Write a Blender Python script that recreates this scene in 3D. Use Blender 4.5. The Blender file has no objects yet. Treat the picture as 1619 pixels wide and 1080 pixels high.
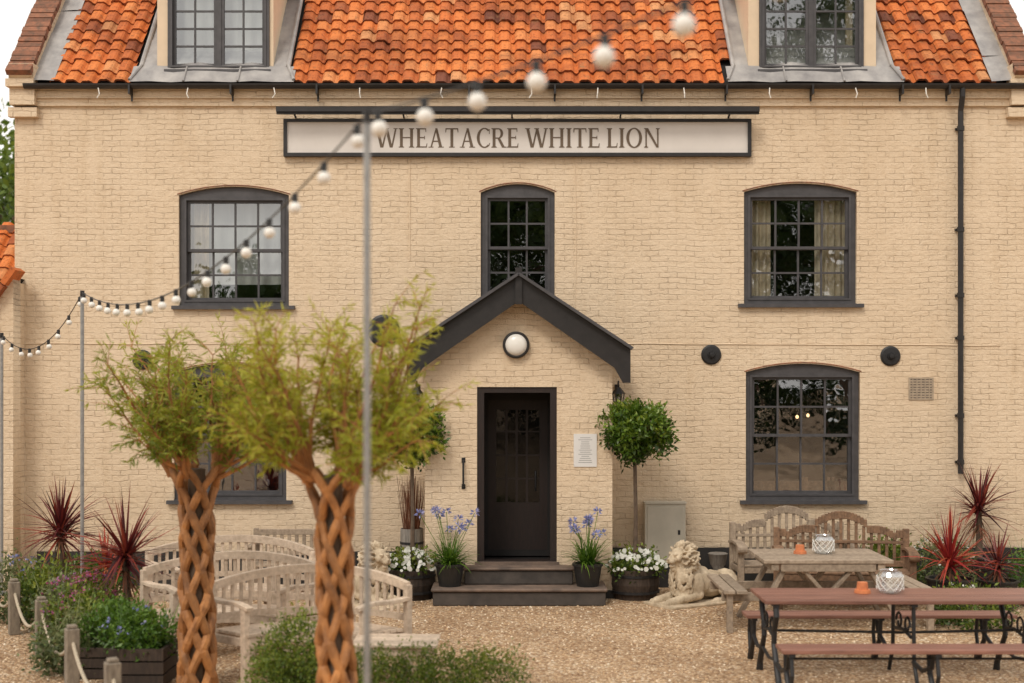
import bpy, math, random
from mathutils import Vector, Matrix, Euler
random.seed(7)
R=random.random
def U(a,b): return a+(b-a)*random.random()
scene=bpy.context.scene
# ---------------------------------------------------------------- materials
def nodes(name):
    m=bpy.data.materials.new(name); m.use_nodes=True
    nt=m.node_tree; b=nt.nodes['Principled BSDF']
    return m,nt,b
def N(nt,t,**k):
    n=nt.nodes.new(t)
    for a,v in k.items(): setattr(n,a,v)
    return n
def ramp(nt,fac,stops):
    r=N(nt,'ShaderNodeValToRGB')
    e=r.color_ramp.elements
    while len(e)<len(stops): e.new(0.5)
    for i,(p,c) in enumerate(stops):
        e[i].position=p; e[i].color=(c[0],c[1],c[2],1)
    nt.links.new(fac,r.inputs[0]); return r
def mixc(nt,fac,a,b,mode='MIX'):
    m=N(nt,'ShaderNodeMix',data_type='RGBA',blend_type=mode)
    if hasattr(fac,'links') or hasattr(fac,'is_linked'): nt.links.new(fac,m.inputs[0])
    else: m.inputs[0].default_value=fac
    for i,s in ((6,a),(7,b)):
        if isinstance(s,tuple): m.inputs[i].default_value=(*s,1)
        else: nt.links.new(s,m.inputs[i])
    return m.outputs[2]
def objco(nt,scale=(1,1,1)):
    tc=N(nt,'ShaderNodeTexCoord'); mp=N(nt,'ShaderNodeMapping')
    mp.inputs['Scale'].default_value=scale
    nt.links.new(tc.outputs['Object'],mp.inputs[0]); return mp.outputs[0]
def noise(nt,vec,scale,detail=5,rough=.6):
    n=N(nt,'ShaderNodeTexNoise'); n.inputs['Scale'].default_value=scale
    n.inputs['Detail'].default_value=detail; n.inputs['Roughness'].default_value=rough
    nt.links.new(vec,n.inputs['Vector']); return n
def bump(nt,b,h,strength=.5,dist=.01):
    n=N(nt,'ShaderNodeBump'); n.inputs['Strength'].default_value=strength
    n.inputs['Distance'].default_value=dist
    nt.links.new(h,n.inputs['Height']); nt.links.new(n.outputs[0],b.inputs['Normal'])
def simple(name,c1,c2=None,rough=.7,scale=8,stretch=(1,1,1),bs=.3,bd=.004,metal=0,rnd=0.0):
    m,nt,b=nodes(name)
    if c2 is None: c2=tuple(x*.75 for x in c1)
    v=objco(nt,stretch); n=noise(nt,v,scale)
    r=ramp(nt,n.outputs['Fac'],[(.3,c2),(.7,c1)])
    out=r.outputs[0]
    if rnd>0:
        at=N(nt,'ShaderNodeAttribute',attribute_name='rnd')
        rr=ramp(nt,at.outputs['Fac'],[(0,(1-rnd,)*3),(1,(1,1,1))])
        out=mixc(nt,1.0,out,rr.outputs[0],'MULTIPLY')
    nt.links.new(out,b.inputs['Base Color'])
    b.inputs['Roughness'].default_value=rough; b.inputs['Metallic'].default_value=metal
    if bs>0: bump(nt,b,n.outputs['Fac'],bs,bd)
    return m
def leafm(name,cols,trans=.3,rough=.55):
    m,nt,b=nodes(name)
    at=N(nt,'ShaderNodeAttribute',attribute_name='rnd')
    k=len(cols)
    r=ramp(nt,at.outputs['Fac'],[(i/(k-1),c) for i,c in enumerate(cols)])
    nt.links.new(r.outputs[0],b.inputs['Base Color'])
    b.inputs['Roughness'].default_value=rough
    if trans>0:
        t=N(nt,'ShaderNodeBsdfTranslucent'); nt.links.new(r.outputs[0],t.inputs[0])
        mx=N(nt,'ShaderNodeMixShader'); mx.inputs[0].default_value=trans
        nt.links.new(b.outputs[0],mx.inputs[1]); nt.links.new(t.outputs[0],mx.inputs[2])
        nt.links.new(mx.outputs[0],nt.nodes['Material Output'].inputs[0])
    return m
def brickpaint(name,col,dirt):
    m,nt,b=nodes(name)
    tc=N(nt,'ShaderNodeTexCoord'); sp=N(nt,'ShaderNodeSeparateXYZ'); nt.links.new(tc.outputs['Object'],sp.inputs[0])
    ad=N(nt,'ShaderNodeMath',operation='ADD'); nt.links.new(sp.outputs[0],ad.inputs[0]); nt.links.new(sp.outputs[1],ad.inputs[1])
    cb=N(nt,'ShaderNodeCombineXYZ'); nt.links.new(ad.outputs[0],cb.inputs[0]); nt.links.new(sp.outputs[2],cb.inputs[1])
    wn=noise(nt,cb.outputs[0],.9,3)
    wn2=noise(nt,cb.outputs[0],7,4)
    def off(n,amt):
        s=N(nt,'ShaderNodeVectorMath',operation='SUBTRACT'); nt.links.new(n.outputs['Color'],s.inputs[0]); s.inputs[1].default_value=(.5,.5,.5)
        q=N(nt,'ShaderNodeVectorMath',operation='SCALE'); nt.links.new(s.outputs[0],q.inputs[0]); q.inputs['Scale'].default_value=amt; return q
    a1=N(nt,'ShaderNodeVectorMath',operation='ADD'); nt.links.new(cb.outputs[0],a1.inputs[0]); nt.links.new(off(wn,.09).outputs[0],a1.inputs[1])
    a2=N(nt,'ShaderNodeVectorMath',operation='ADD'); nt.links.new(a1.outputs[0],a2.inputs[0]); nt.links.new(off(wn2,.05).outputs[0],a2.inputs[1])
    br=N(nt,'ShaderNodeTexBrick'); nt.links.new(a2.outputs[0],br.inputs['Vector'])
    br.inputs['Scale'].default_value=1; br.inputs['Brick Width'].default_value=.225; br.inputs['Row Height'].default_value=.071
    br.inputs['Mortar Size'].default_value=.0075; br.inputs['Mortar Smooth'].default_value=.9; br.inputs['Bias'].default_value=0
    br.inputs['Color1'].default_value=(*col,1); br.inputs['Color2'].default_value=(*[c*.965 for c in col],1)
    br.inputs['Mortar'].default_value=(*[c*d for c,d in zip(col,(.86,.82,.77))],1)  # joint shade painted into the mortar colour, where bump alone barely shows
    big=noise(nt,cb.outputs[0],.55,6,.65)
    sm=noise(nt,cb.outputs[0],14,5,.7)
    pn=noise(nt,cb.outputs[0],3.2,5,.65)
    pat=ramp(nt,pn.outputs['Fac'],[(.40,(0.02,)*3),(.66,(.75,)*3)])
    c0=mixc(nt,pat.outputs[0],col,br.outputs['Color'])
    d=ramp(nt,big.outputs['Fac'],[(.35,dirt),(.6,(1,1,1))])
    c1=mixc(nt,.8,c0,d.outputs[0],'MULTIPLY')
    # vertical rain streaks
    mp=N(nt,'ShaderNodeMapping'); mp.inputs['Scale'].default_value=(5,.45,1); nt.links.new(cb.outputs[0],mp.inputs[0])
    stn=noise(nt,mp.outputs[0],1.0,5,.7)
    st_=ramp(nt,stn.outputs['Fac'],[(.30,(.86,.82,.76)),(.47,(1,1,1))])
    c1=mixc(nt,.6,c1,st_.outputs[0],'MULTIPLY')
    d2=ramp(nt,sm.outputs['Fac'],[(.3,(.92,.89,.85)),(.5,(1,1,1))])
    c2=mixc(nt,.7,c1,d2.outputs[0],'MULTIPLY')
    ch=noise(nt,cb.outputs[0],22,3,.5); chr_=ramp(nt,ch.outputs['Fac'],[(.70,(0,0,0)),(.75,(.8,)*3)])
    c3=mixc(nt,chr_.outputs[0],c2,tuple(c*.6 for c in (col[0],col[1]*.85,col[2]*.7)))
    gr=N(nt,'ShaderNodeMapRange'); nt.links.new(sp.outputs[2],gr.inputs[0]); gr.inputs[1].default_value=.2; gr.inputs[2].default_value=1.5; gr.inputs[3].default_value=.55; gr.inputs[4].default_value=0
    mm=N(nt,'ShaderNodeMath',operation='MULTIPLY'); nt.links.new(gr.outputs[0],mm.inputs[0]); nt.links.new(pn.outputs['Fac'],mm.inputs[1])
    c4=mixc(nt,mm.outputs[0],c3,(.36,.28,.19))
    nt.links.new(c4,b.inputs['Base Color']); b.inputs['Roughness'].default_value=.7
    inv=N(nt,'ShaderNodeMath',operation='MULTIPLY'); nt.links.new(br.outputs['Fac'],inv.inputs[0])
    dv=N(nt,'ShaderNodeMapRange'); nt.links.new(pn.outputs['Fac'],dv.inputs[0]); dv.inputs[1].default_value=.38; dv.inputs[2].default_value=.62; dv.inputs[3].default_value=-.15; dv.inputs[4].default_value=-1
    nt.links.new(dv.outputs[0],inv.inputs[1])
    s2=N(nt,'ShaderNodeMath',operation='MULTIPLY_ADD'); nt.links.new(sm.outputs['Fac'],s2.inputs[0]); s2.inputs[1].default_value=2.2; nt.links.new(inv.outputs[0],s2.inputs[2])
    bump(nt,b,s2.outputs[0],.9,.010)
    return m
CREAM=(.76,.61,.44)
M={}
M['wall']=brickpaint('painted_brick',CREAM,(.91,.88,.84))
M['plainwall']=simple('painted_render',CREAM,tuple(c*.9 for c in CREAM),.8,6,bs=.3)
M['slate']=simple('slate_grey_paint',(.080,.077,.082),(.052,.05,.054),.5,10,bs=.1)
M['black']=simple('black_paint',(.026,.023,.023),(.014,.013,.013),.45,12,bs=.1)
M['iron']=simple('cast_iron',(.02,.02,.022),(.01,.01,.011),.5,30,bs=.3,bd=.002)
M['plinth']=simple('black_plinth',(.03,.028,.027),(.012,.012,.012),.6,5)
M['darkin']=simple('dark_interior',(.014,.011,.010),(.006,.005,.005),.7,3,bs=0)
M['lead']=simple('lead_flashing',(.46,.44,.42),(.24,.23,.23),.55,4,(1,1,.6),.4,.01,.1)
M['redbrick']=simple('coping_brick',(.38,.15,.08),(.15,.085,.055),.85,14,bs=.6,bd=.01,rnd=.4)
M['signwhite']=simple('sign_white',(.74,.70,.66),(.66,.62,.58),.5,2,bs=.05)
M['signtext']=simple('sign_lettering',(.15,.105,.07),(.12,.085,.055),.6,5,bs=0)
M['white']=simple('white_opal',(.85,.83,.78),(.8,.78,.73),.25,2,bs=0)
M['paper']=simple('paper',(.75,.74,.72),(.7,.69,.68),.7,3,bs=0)
M['ink']=simple('ink',(.3,.3,.3),(.25,.25,.25),.8,3,bs=0)
M['galv']=simple('galvanised_steel',(.38,.38,.37),(.27,.27,.27),.45,20,metal=.6,bs=.1)
M['cabinet']=simple('cabinet_grey',(.55,.50,.41),(.46,.42,.34),.6,4,bs=.1)
M['step']=simple('painted_step',(.085,.07,.06),(.04,.034,.03),.75,5,bs=.5,bd=.01)
M['tread']=simple('worn_tread',(.23,.16,.12),(.08,.06,.05),.8,4,bs=.5,bd=.01)
M['teak']=simple('weathered_teak',(.78,.63,.49),(.50,.39,.29),.8,7,(3,3,3),.4,.004,rnd=.25)
M['teak2']=simple('greyed_oak',(.48,.38,.28),(.25,.19,.14),.85,7,(3,3,3),.4,.004,rnd=.3)
M['teak3']=simple('brown_oak',(.34,.20,.115),(.15,.09,.055),.8,7,(3,3,3),.4,.004,rnd=.3)
M['redwood']=simple('red_stained_slats',(.36,.17,.12),(.19,.085,.06),.55,4,(1,12,12),.4,.003,rnd=.35)
M['terra']=simple('terracotta',(.70,.24,.09),(.5,.16,.07),.8,20)
M['potblack']=simple('black_pot',(.02,.02,.02),(.012,.012,.012),.4,10)
M['barrelw']=simple('dark_barrel_wood',(.075,.05,.035),(.03,.02,.015),.8,8,(6,6,1),.5,rnd=.4)
M['doorwood']=simple('dark_door_wood',(.022,.011,.009),(.012,.007,.006),.55,8,(6,6,1),.3)
M['greybarrel']=simple('grey_barrel',(.36,.33,.29),(.2,.18,.16),.8,8,(6,6,1),.5,rnd=.3)
M['stone']=simple('cast_stone',(.70,.58,.42),(.36,.28,.19),.9,9,bs=.7,bd=.012)
M['post']=simple('weathered_post',(.30,.25,.19),(.15,.12,.09),.9,9,(4,4,1),.6)
M['rope']=simple('rope',(.55,.47,.35),(.36,.3,.22),.9,60,bs=.8)
M['bark']=simple('bark',(.16,.11,.075),(.07,.05,.035),.9,20,(1,1,.4),.8,.01)
M['willowbark']=simple('willow_bark',(.62,.27,.085),(.24,.10,.035),.65,14,(1,1,.5),.7,.008,rnd=.4)
M['soil']=simple('soil',(.04,.028,.02),(.02,.014,.01),1,20)
M['vent']=simple('vent_clay',(.46,.37,.27),(.30,.24,.18),.7,20)
M['socket']=simple('lamp_socket',(.02,.02,.02),(.015,.015,.015),.4,5,bs=0)
M['curtain']=simple('curtain',(.66,.56,.42),(.50,.42,.30),.9,6,bs=.1)
M['blind']=simple('pale_blind',(.62,.63,.61),(.42,.43,.42),.9,1.2,bs=.05)
M['twig']=simple('red_twigs',(.30,.11,.05),(.16,.06,.03),.8,20,rnd=.5)
M['lf_willow']=leafm('willow_leaf',[(.10,.135,.012),(.25,.29,.02),(.44,.44,.04),(.62,.58,.11)],.45)
M['lf_willow2']=leafm('willow_leaf_b',[(.075,.12,.012),(.17,.23,.02),(.33,.36,.035),(.50,.49,.08)],.42)
M['lf_bay']=leafm('bay_leaf',[(.025,.055,.006),(.06,.125,.010),(.14,.22,.018),(.30,.35,.045)],.2,.4)
M['lf_hedge']=leafm('hedge_leaf',[(.03,.06,.01),(.08,.135,.013),(.18,.23,.022),(.31,.33,.05)],.25)
M['lf_gray']=leafm('grey_green_leaf',[(.05,.08,.03),(.14,.17,.06),(.27,.28,.12)],.25)
M['lf_red']=leafm('cordyline_red',[(.035,.008,.01),(.10,.015,.018),(.20,.03,.025),(.34,.07,.035)],.2,.4)
M['lf_redb']=leafm('cordyline_bright',[(.12,.012,.015),(.34,.03,.03),(.52,.07,.04),(.46,.17,.06)],.25,.4)
M['lf_strap']=leafm('strap_leaf',[(.035,.085,.010),(.08,.17,.015),(.16,.27,.03)],.25,.4)
M['fl_blue']=leafm('blue_flower',[(.15,.18,.42),(.28,.31,.6),(.45,.45,.7)],.3)
M['fl_white']=leafm('white_flower',[(.6,.6,.52),(.8,.8,.76)],.2)
M['fl_pink']=leafm('pink_flower',[(.35,.06,.14),(.5,.14,.25),(.35,.18,.4)],.2)
M['lf_tree']=leafm('distant_leaf',[(.014,.035,.006),(.04,.08,.012),(.09,.14,.02)],.15)
M['lf_treebg']=leafm('background_leaf',[(.03,.06,.008),(.09,.15,.015),(.19,.26,.03)],.3)
def tilemat():
    m,nt,b=nodes('clay_pantile')
    at=N(nt,'ShaderNodeAttribute',attribute_name='rnd')
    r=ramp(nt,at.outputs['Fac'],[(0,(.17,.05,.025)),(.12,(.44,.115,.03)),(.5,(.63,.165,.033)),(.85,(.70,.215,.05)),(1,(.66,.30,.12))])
    v=objco(nt); n1=noise(nt,v,1.1,6,.7); n2=noise(nt,v,20,5,.75)
    d=ramp(nt,n2.outputs['Fac'],[(.36,(.34,.26,.21)),(.48,(1,1,1))])
    c=mixc(nt,.7,r.outputs[0],d.outputs[0],'MULTIPLY')
    d1=ramp(nt,n1.outputs['Fac'],[(.36,(.48,.40,.35)),(.53,(1,1,1))])
    c=mixc(nt,.8,c,d1.outputs[0],'MULTIPLY')
    n3=noise(nt,v,7,7,.8); l=ramp(nt,n3.outputs['Fac'],[(.56,(0,0,0)),(.66,(.7,)*3)])
    c=mixc(nt,l.outputs[0],c,(.27,.155,.065))
    nt.links.new(c,b.inputs['Base Color']); b.inputs['Roughness'].default_value=.8
    bump(nt,b,n2.outputs['Fac'],.5,.006); return m
M['tile']=tilemat()
def gravelmat():
    m,nt,b=nodes('gravel')
    v=objco(nt); vo=N(nt,'ShaderNodeTexVoronoi'); vo.inputs['Scale'].default_value=38; nt.links.new(v,vo.inputs['Vector'])
    sp=N(nt,'ShaderNodeSeparateColor'); nt.links.new(vo.outputs['Color'],sp.inputs[0])
    r=ramp(nt,sp.outputs[0],[(0,(.33,.19,.10)),(.3,(.56,.37,.21)),(.7,(.70,.50,.31)),(1,(.84,.71,.54))])
    dd=ramp(nt,vo.outputs['Distance'],[(.35,(1,1,1)),(.75,(.45,.37,.3))])
    c=mixc(nt,.8,r.outputs[0],dd.outputs[0],'MULTIPLY')
    n1=noise(nt,v,.8,6,.6); d=ramp(nt,n1.outputs['Fac'],[(.35,(.76,.72,.68)),(.6,(1,1,1))])
    c=mixc(nt,1,c,d.outputs[0],'MULTIPLY')
    nt.links.new(c,b.inputs['Base Color']); b.inputs['Roughness'].default_value=.85
    iv=N(nt,'ShaderNodeMath',operation='MULTIPLY'); iv.inputs[1].default_value=-1; nt.links.new(vo.outputs['Distance'],iv.inputs[0])
    bump(nt,b,iv.outputs[0],1,.02); return m
M['gravel']=gravelmat()
M['pebble']=leafm('pebble',[(.28,.16,.08),(.55,.36,.20),(.72,.53,.34),(.86,.76,.60)],0,.8)
def glassmat(name,refl,tint=(1,1,1)):
    m=bpy.data.materials.new(name); m.use_nodes=True; nt=m.node_tree
    nt.nodes.remove(nt.nodes['Principled BSDF'])
    t=N(nt,'ShaderNodeBsdfTransparent'); t.inputs[0].default_value=(*tint,1)
    g=N(nt,'ShaderNodeBsdfGlossy'); g.inputs['Roughness'].default_value=.015; g.inputs[0].default_value=(.95,.97,1,1)
    v=objco(nt); n=noise(nt,v,3,2)
    bp=N(nt,'ShaderNodeBump'); bp.inputs['Strength'].default_value=.25; bp.inputs['Distance'].default_value=.01
    nt.links.new(n.outputs['Fac'],bp.inputs['Height']); nt.links.new(bp.outputs[0],g.inputs['Normal'])
    mx=N(nt,'ShaderNodeMixShader'); mx.inputs[0].default_value=refl
    nt.links.new(t.outputs[0],mx.inputs[1]); nt.links.new(g.outputs[0],mx.inputs[2])
    nt.links.new(mx.outputs[0],nt.nodes['Material Output'].inputs[0]); return m
M['glass']=glassmat('window_glass',.24,(.85,.88,.88))
M['doorglass']=glassmat('door_glass',.03,(.5,.5,.5))
M['lampglass']=glassmat('lantern_glass',.35,(.88,.9,.9))
def emis(name,c,s):
    m,nt,b=nodes(name); b.inputs['Emission Color'].default_value=(*c,1); b.inputs['Emission Strength'].default_value=s; return m
M['pend']=emis('lit_bulb',(1,.65,.3),3)
MATS=list(M.keys()); MI={k:i for i,k in enumerate(MATS)}
# ---------------------------------------------------------------- mesh builder
class MB:
    def __init__(s): s.v=[];s.f=[];s.m=[];s.r=[]
    def face(s,pts,mat,r=None):
        i=len(s.v); s.v+= [tuple(p) for p in pts]; s.f.append(tuple(range(i,i+len(pts)))); s.m.append(mat); s.r.append(R() if r is None else r)
    def box(s,c,d,mat,rot=None,r=None):
        r=R() if r is None else r
        x,y,z=d[0]/2,d[1]/2,d[2]/2
        P=[Vector(p) for p in ((-x,-y,-z),(x,-y,-z),(x,y,-z),(-x,y,-z),(-x,-y,z),(x,-y,z),(x,y,z),(-x,y,z))]
        if rot is not None:
            E=Euler(rot).to_matrix() if not isinstance(rot,Matrix) else rot
            P=[E@p for p in P]
        i=len(s.v); s.v+=[(p.x+c[0],p.y+c[1],p.z+c[2]) for p in P]
        for f in ((0,3,2,1),(4,5,6,7),(0,1,5,4),(1,2,6,5),(2,3,7,6),(3,0,4,7)):
            s.f.append(tuple(i+k for k in f)); s.m.append(mat); s.r.append(r)
    def b2(s,x0,x1,y0,y1,z0,z1,mat,r=None):
        s.box(((x0+x1)/2,(y0+y1)/2,(z0+z1)/2),(x1-x0,y1-y0,z1-z0),mat,None,r)
    def beam(s,a,b,w,h,mat,up=(0,0,1)):
        a=Vector(a);b=Vector(b);d=(b-a);L=d.length;d.normalize();u=Vector(up)
        sd=d.cross(u)
        if sd.length<1e-4: sd=d.cross(Vector((0,1,0)))
        sd.normalize();u=sd.cross(d)
        Mx=Matrix((d,sd,u)).transposed()
        s.box((a+b)/2,(L,w,h),mat,Mx)
    def tube(s,pts,rad,n,mat,r=None):
        r=R() if r is None else r
        pts=[Vector(p) for p in pts]
        if not isinstance(rad,(list,tuple)): rad=[rad]*len(pts)
        ref=None;i0=len(s.v)
        for k,p in enumerate(pts):
            d=(pts[min(k+1,len(pts)-1)]-pts[max(k-1,0)]).normalized()
            if ref is None:
                ref=d.cross(Vector((0,0,1)))
                if ref.length<.1: ref=d.cross(Vector((0,1,0)))
            ref=(ref-d*ref.dot(d)).normalized(); q=d.cross(ref)
            for j in range(n):
                a=2*math.pi*j/n; w=p+(ref*math.cos(a)+q*math.sin(a))*rad[k]; s.v.append(tuple(w))
        for k in range(len(pts)-1):
            for j in range(n):
                a=i0+k*n+j;b=i0+k*n+(j+1)%n
                s.f.append((a,b,b+n,a+n)); s.m.append(mat); s.r.append(r)
        s.f.append(tuple(i0+j for j in range(n)));s.m.append(mat);s.r.append(r)
        k=len(pts)-1
        s.f.append(tuple(i0+k*n+j for j in range(n)));s.m.append(mat);s.r.append(r)
    def lathe(s,prof,c,n,mat,var=False,axis='z'):
        i0=len(s.v); r0=R()
        rr=[R() for _ in range(n)]
        for (rad,z) in prof:
            for j in range(n):
                a=2*math.pi*j/n
                if axis=='z': s.v.append((c[0]+rad*math.cos(a),c[1]+rad*math.sin(a),c[2]+z))
                else: s.v.append((c[0]+rad*math.cos(a),c[1]-z,c[2]+rad*math.sin(a)))
        for k in range(len(prof)-1):
            for j in range(n):
                a=i0+k*n+j;b=i0+k*n+(j+1)%n
                s.f.append((a,b,b+n,a+n));s.m.append(mat);s.r.append(rr[j] if var else r0)
    def ring(s,outer,inner,y0,y1,mat):
        n=len(outer)
        for i in range(n):
            j=(i+1)%n
            o0,o1,a0,a1=outer[i],outer[j],inner[i],inner[j]
            s.face([(o0[0],y0,o0[1]),(o1[0],y0,o1[1]),(a1[0],y0,a1[1]),(a0[0],y0,a0[1])],mat,.5)
            s.face([(a0[0],y0,a0[1]),(a1[0],y0,a1[1]),(a1[0],y1,a1[1]),(a0[0],y1,a0[1])],mat,.5)
            s.face([(o0[0],y0,o0[1]),(o1[0],y0,o1[1]),(o1[0],y1,o1[1]),(o0[0],y1,o0[1])],mat,.5)
    def arcband(s,cx,cy,r0,r1,zf,a0,a1,n,mat):
        rr=R(); P=[]
        for k in range(n+1):
            a=a0+(a1-a0)*k/n; z0,z1=zf(a)
            P.append([(cx+r*math.sin(a),cy+r*math.cos(a),z) for r,z in ((r0,z0),(r1,z0),(r1,z1),(r0,z1))])
        for k in range(n):
            for j in range(4):
                s.face([P[k][j],P[k][(j+1)%4],P[k+1][(j+1)%4],P[k+1][j]],mat,rr)
        s.face(P[0],mat,rr);s.face(P[-1],mat,rr)
    def leaf(s,p,d,l,w,mat,r=None):
        d=Vector(d).normalized(); t=Vector((U(-1,1),U(-1,1),U(-1,1)))
        sd=d.cross(t)
        if sd.length<.01: return
        sd.normalize(); p=Vector(p); q=p+d*l
        mid=p+d*l*.45
        s.face([p,mid+sd*w/2,q,mid-sd*w/2],mat,r)
    def strap(s,p,d,L,w,droop,mat,seg=4,r=None):
        d=Vector(d).normalized(); p=Vector(p); r=R() if r is None else r
        sd=d.cross(Vector((0,0,1)))
        if sd.length<.05: sd=Vector((1,0,0))
        sd.normalize()
        sd=(sd+Vector((U(-.3,.3),U(-.3,.3),U(-.5,.5)))).normalized()
        L1=L/seg; prev=(p-sd*w/2,p+sd*w/2)
        for k in range(seg):
            d=(d+Vector((0,0,-droop/seg))).normalized(); p=p+d*L1
            ww=w*(1-((k+1)/seg)**1.6)+.001
            cur=(p-sd*ww/2,p+sd*ww/2)
            s.face([prev[0],prev[1],cur[1],cur[0]],mat,r); prev=cur
    def cloud(s,c,rad,n,size,mat,clump=60,cl_r=.25,asp=.6,shell=.75,bright=True):
        cs=[]
        for _ in range(clump):
            while True:
                v=Vector((U(-1,1),U(-1,1),U(-1,1)))
                if .1<v.length<1: break
            v=v.normalized()*(shell+(1-shell)*R())*U(.75,1.06) if R()<.85 else v
            cs.append((Vector((c[0]+v.x*rad[0],c[1]+v.y*rad[1],c[2]+v.z*rad[2])),v,R()))
        m=min(rad)
        for _ in range(n):
            cc,v,cr=random.choice(cs)
            p=cc+Vector((random.gauss(0,1),random.gauss(0,1),random.gauss(0,1)))*cl_r*m*.5
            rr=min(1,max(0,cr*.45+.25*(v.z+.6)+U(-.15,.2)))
            dd=Vector((U(-1,1),U(-1,1),U(-1,1)))+v*.6+Vector((0,0,.2))
            s.leaf(p,dd,size*U(.7,1.3),size*asp*U(.8,1.2),mat,rr)
    def build(s,name,parent=None,smooth=False,bevel=0):
        me=bpy.data.meshes.new(name); me.from_pydata(s.v,[],s.f); 
        used=sorted(set(s.m),key=lambda k:MI[k]); ix={k:i for i,k in enumerate(used)}
        for k in used: me.materials.append(M[k])
        me.polygons.foreach_set('material_index',[ix[k] for k in s.m])
        a=me.attributes.new('rnd','FLOAT','FACE'); a.data.foreach_set('value',s.r)
        if smooth: me.polygons.foreach_set('use_smooth',[True]*len(me.polygons))
        me.update()
        o=bpy.data.objects.new(name,me); scene.collection.objects.link(o)
        if parent: o.parent=parent
        if bevel:
            b=o.modifiers.new('bevel','BEVEL'); b.width=bevel; b.segments=1; b.limit_method='ANGLE'
        return o
def empty(name):
    e=bpy.data.objects.new(name,None); scene.collection.objects.link(e); return e
def polywall(name,outer,holes,y0,thick,mat,parent):
    cu=bpy.data.curves.new(name,'CURVE'); cu.dimensions='2D'; cu.fill_mode='BOTH'; cu.extrude=thick/2
    for pts in [outer]+holes:
        sp=cu.splines.new('POLY'); sp.points.add(len(pts)-1)
        for i,p in enumerate(pts): sp.points[i].co=(p[0],p[1],0,1)
        sp.use_cyclic_u=True
    tmp=bpy.data.objects.new('tmp',cu); scene.collection.objects.link(tmp)
    bpy.context.view_layer.update()
    me=bpy.data.meshes.new_from_object(tmp.evaluated_get(bpy.context.evaluated_depsgraph_get()))
    bpy.data.objects.remove(tmp)
    for v in me.vertices:
        x,y,z=v.co; v.co=(x,y0+thick/2-z,y)
    me.materials.clear(); me.materials.append(M[mat])
    o=bpy.data.objects.new(name,me); scene.collection.objects.link(o); o.parent=parent; return o
# facade image coordinates: 122 image pixels per metre, datum on axis
def wx(p): return (p-809.5)/122
def wz(p): return 2.6-(p-608)/122
def archpts(x0,x1,z0,z1,rise,n=12):
    pts=[(x0,z0),(x1,z0)]
    for k in range(n+1):
        t=k/n; x=x1+(x0-x1)*t; pts.append((x,z1-rise+rise*(1-(2*t-1)**2)))
    return pts
# ---------------------------------------------------------------- ground
g=MB(); g.face([(-400,-400,0),(400,-400,0),(400,400,0),(-400,400,0)],'gravel'); g.build('ground')
pb=MB()
for _ in range(13000):
    x=U(-6,6.5); y=U(-8.2,-.5); z=.0; s_=U(.008,.018)
    rr=R(); a=U(0,6.28)
    P=[(x+s_*math.cos(a+k*1.57)*U(.7,1),y+s_*math.sin(a+k*1.57)*U(.7,1),.001) for k in range(4)]; t=(x,y,s_*U(.6,1))
    for k in range(4): pb.face([P[k],P[(k+1)%4],t],'pebble',rr)
pb.build('gravel')
# ---------------------------------------------------------------- house
house=empty('brick_house')
XL,XR=-6.44,6.72; EZ=6.42; D=7.0
wins=[(283,457,295,484,4,4,'blind'),(760,877,291,480,3,4,None),(1176,1354,290,481,4,4,'curt'),
 (1179,1359,575,791,4,4,None),(275,453,575,791,4,4,None)]
holes=[]
for w in wins:
    holes.append(archpts(wx(w[0]),wx(w[1]),wz(w[3]),wz(w[2]),.11))
holes.append([(-.45,.42),(.62,.42),(.62,2.5),(-.45,2.5)])
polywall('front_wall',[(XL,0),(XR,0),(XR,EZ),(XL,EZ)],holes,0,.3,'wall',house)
mb=MB(); PT=math.radians(48); tn=math.tan(PT)
rz=6.47+(D/2+.12)*tn
for x0,x1 in ((XL,XL+.3),(XR-.3,XR)):
    for x in (x0,x1):
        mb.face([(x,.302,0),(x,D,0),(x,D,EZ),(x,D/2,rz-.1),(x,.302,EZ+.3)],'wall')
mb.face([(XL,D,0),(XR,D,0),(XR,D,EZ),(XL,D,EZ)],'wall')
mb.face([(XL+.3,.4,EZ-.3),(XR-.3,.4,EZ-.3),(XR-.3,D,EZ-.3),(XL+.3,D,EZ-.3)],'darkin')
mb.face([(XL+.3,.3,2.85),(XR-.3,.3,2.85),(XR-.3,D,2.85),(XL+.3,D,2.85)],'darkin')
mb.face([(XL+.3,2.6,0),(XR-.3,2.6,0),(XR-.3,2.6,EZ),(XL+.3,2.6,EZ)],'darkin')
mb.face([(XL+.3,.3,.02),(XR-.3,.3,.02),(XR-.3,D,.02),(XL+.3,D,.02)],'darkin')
mb.build('side_walls',house)
c=MB(); c.b2(XL-.01,XR+.01,-.04,-.002,6.2,6.29,'wall'); c.b2(XL-.015,XR+.015,-.07,-.003,6.293,6.43,'wall')
c.b2(XL+.3,-1.12,-.035,-.002,0,.44,'plinth'); c.b2(1.3,XR+.01,-.035,-.002,0,.49,'plinth')
c.build('eaves_corbel',house)
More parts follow.
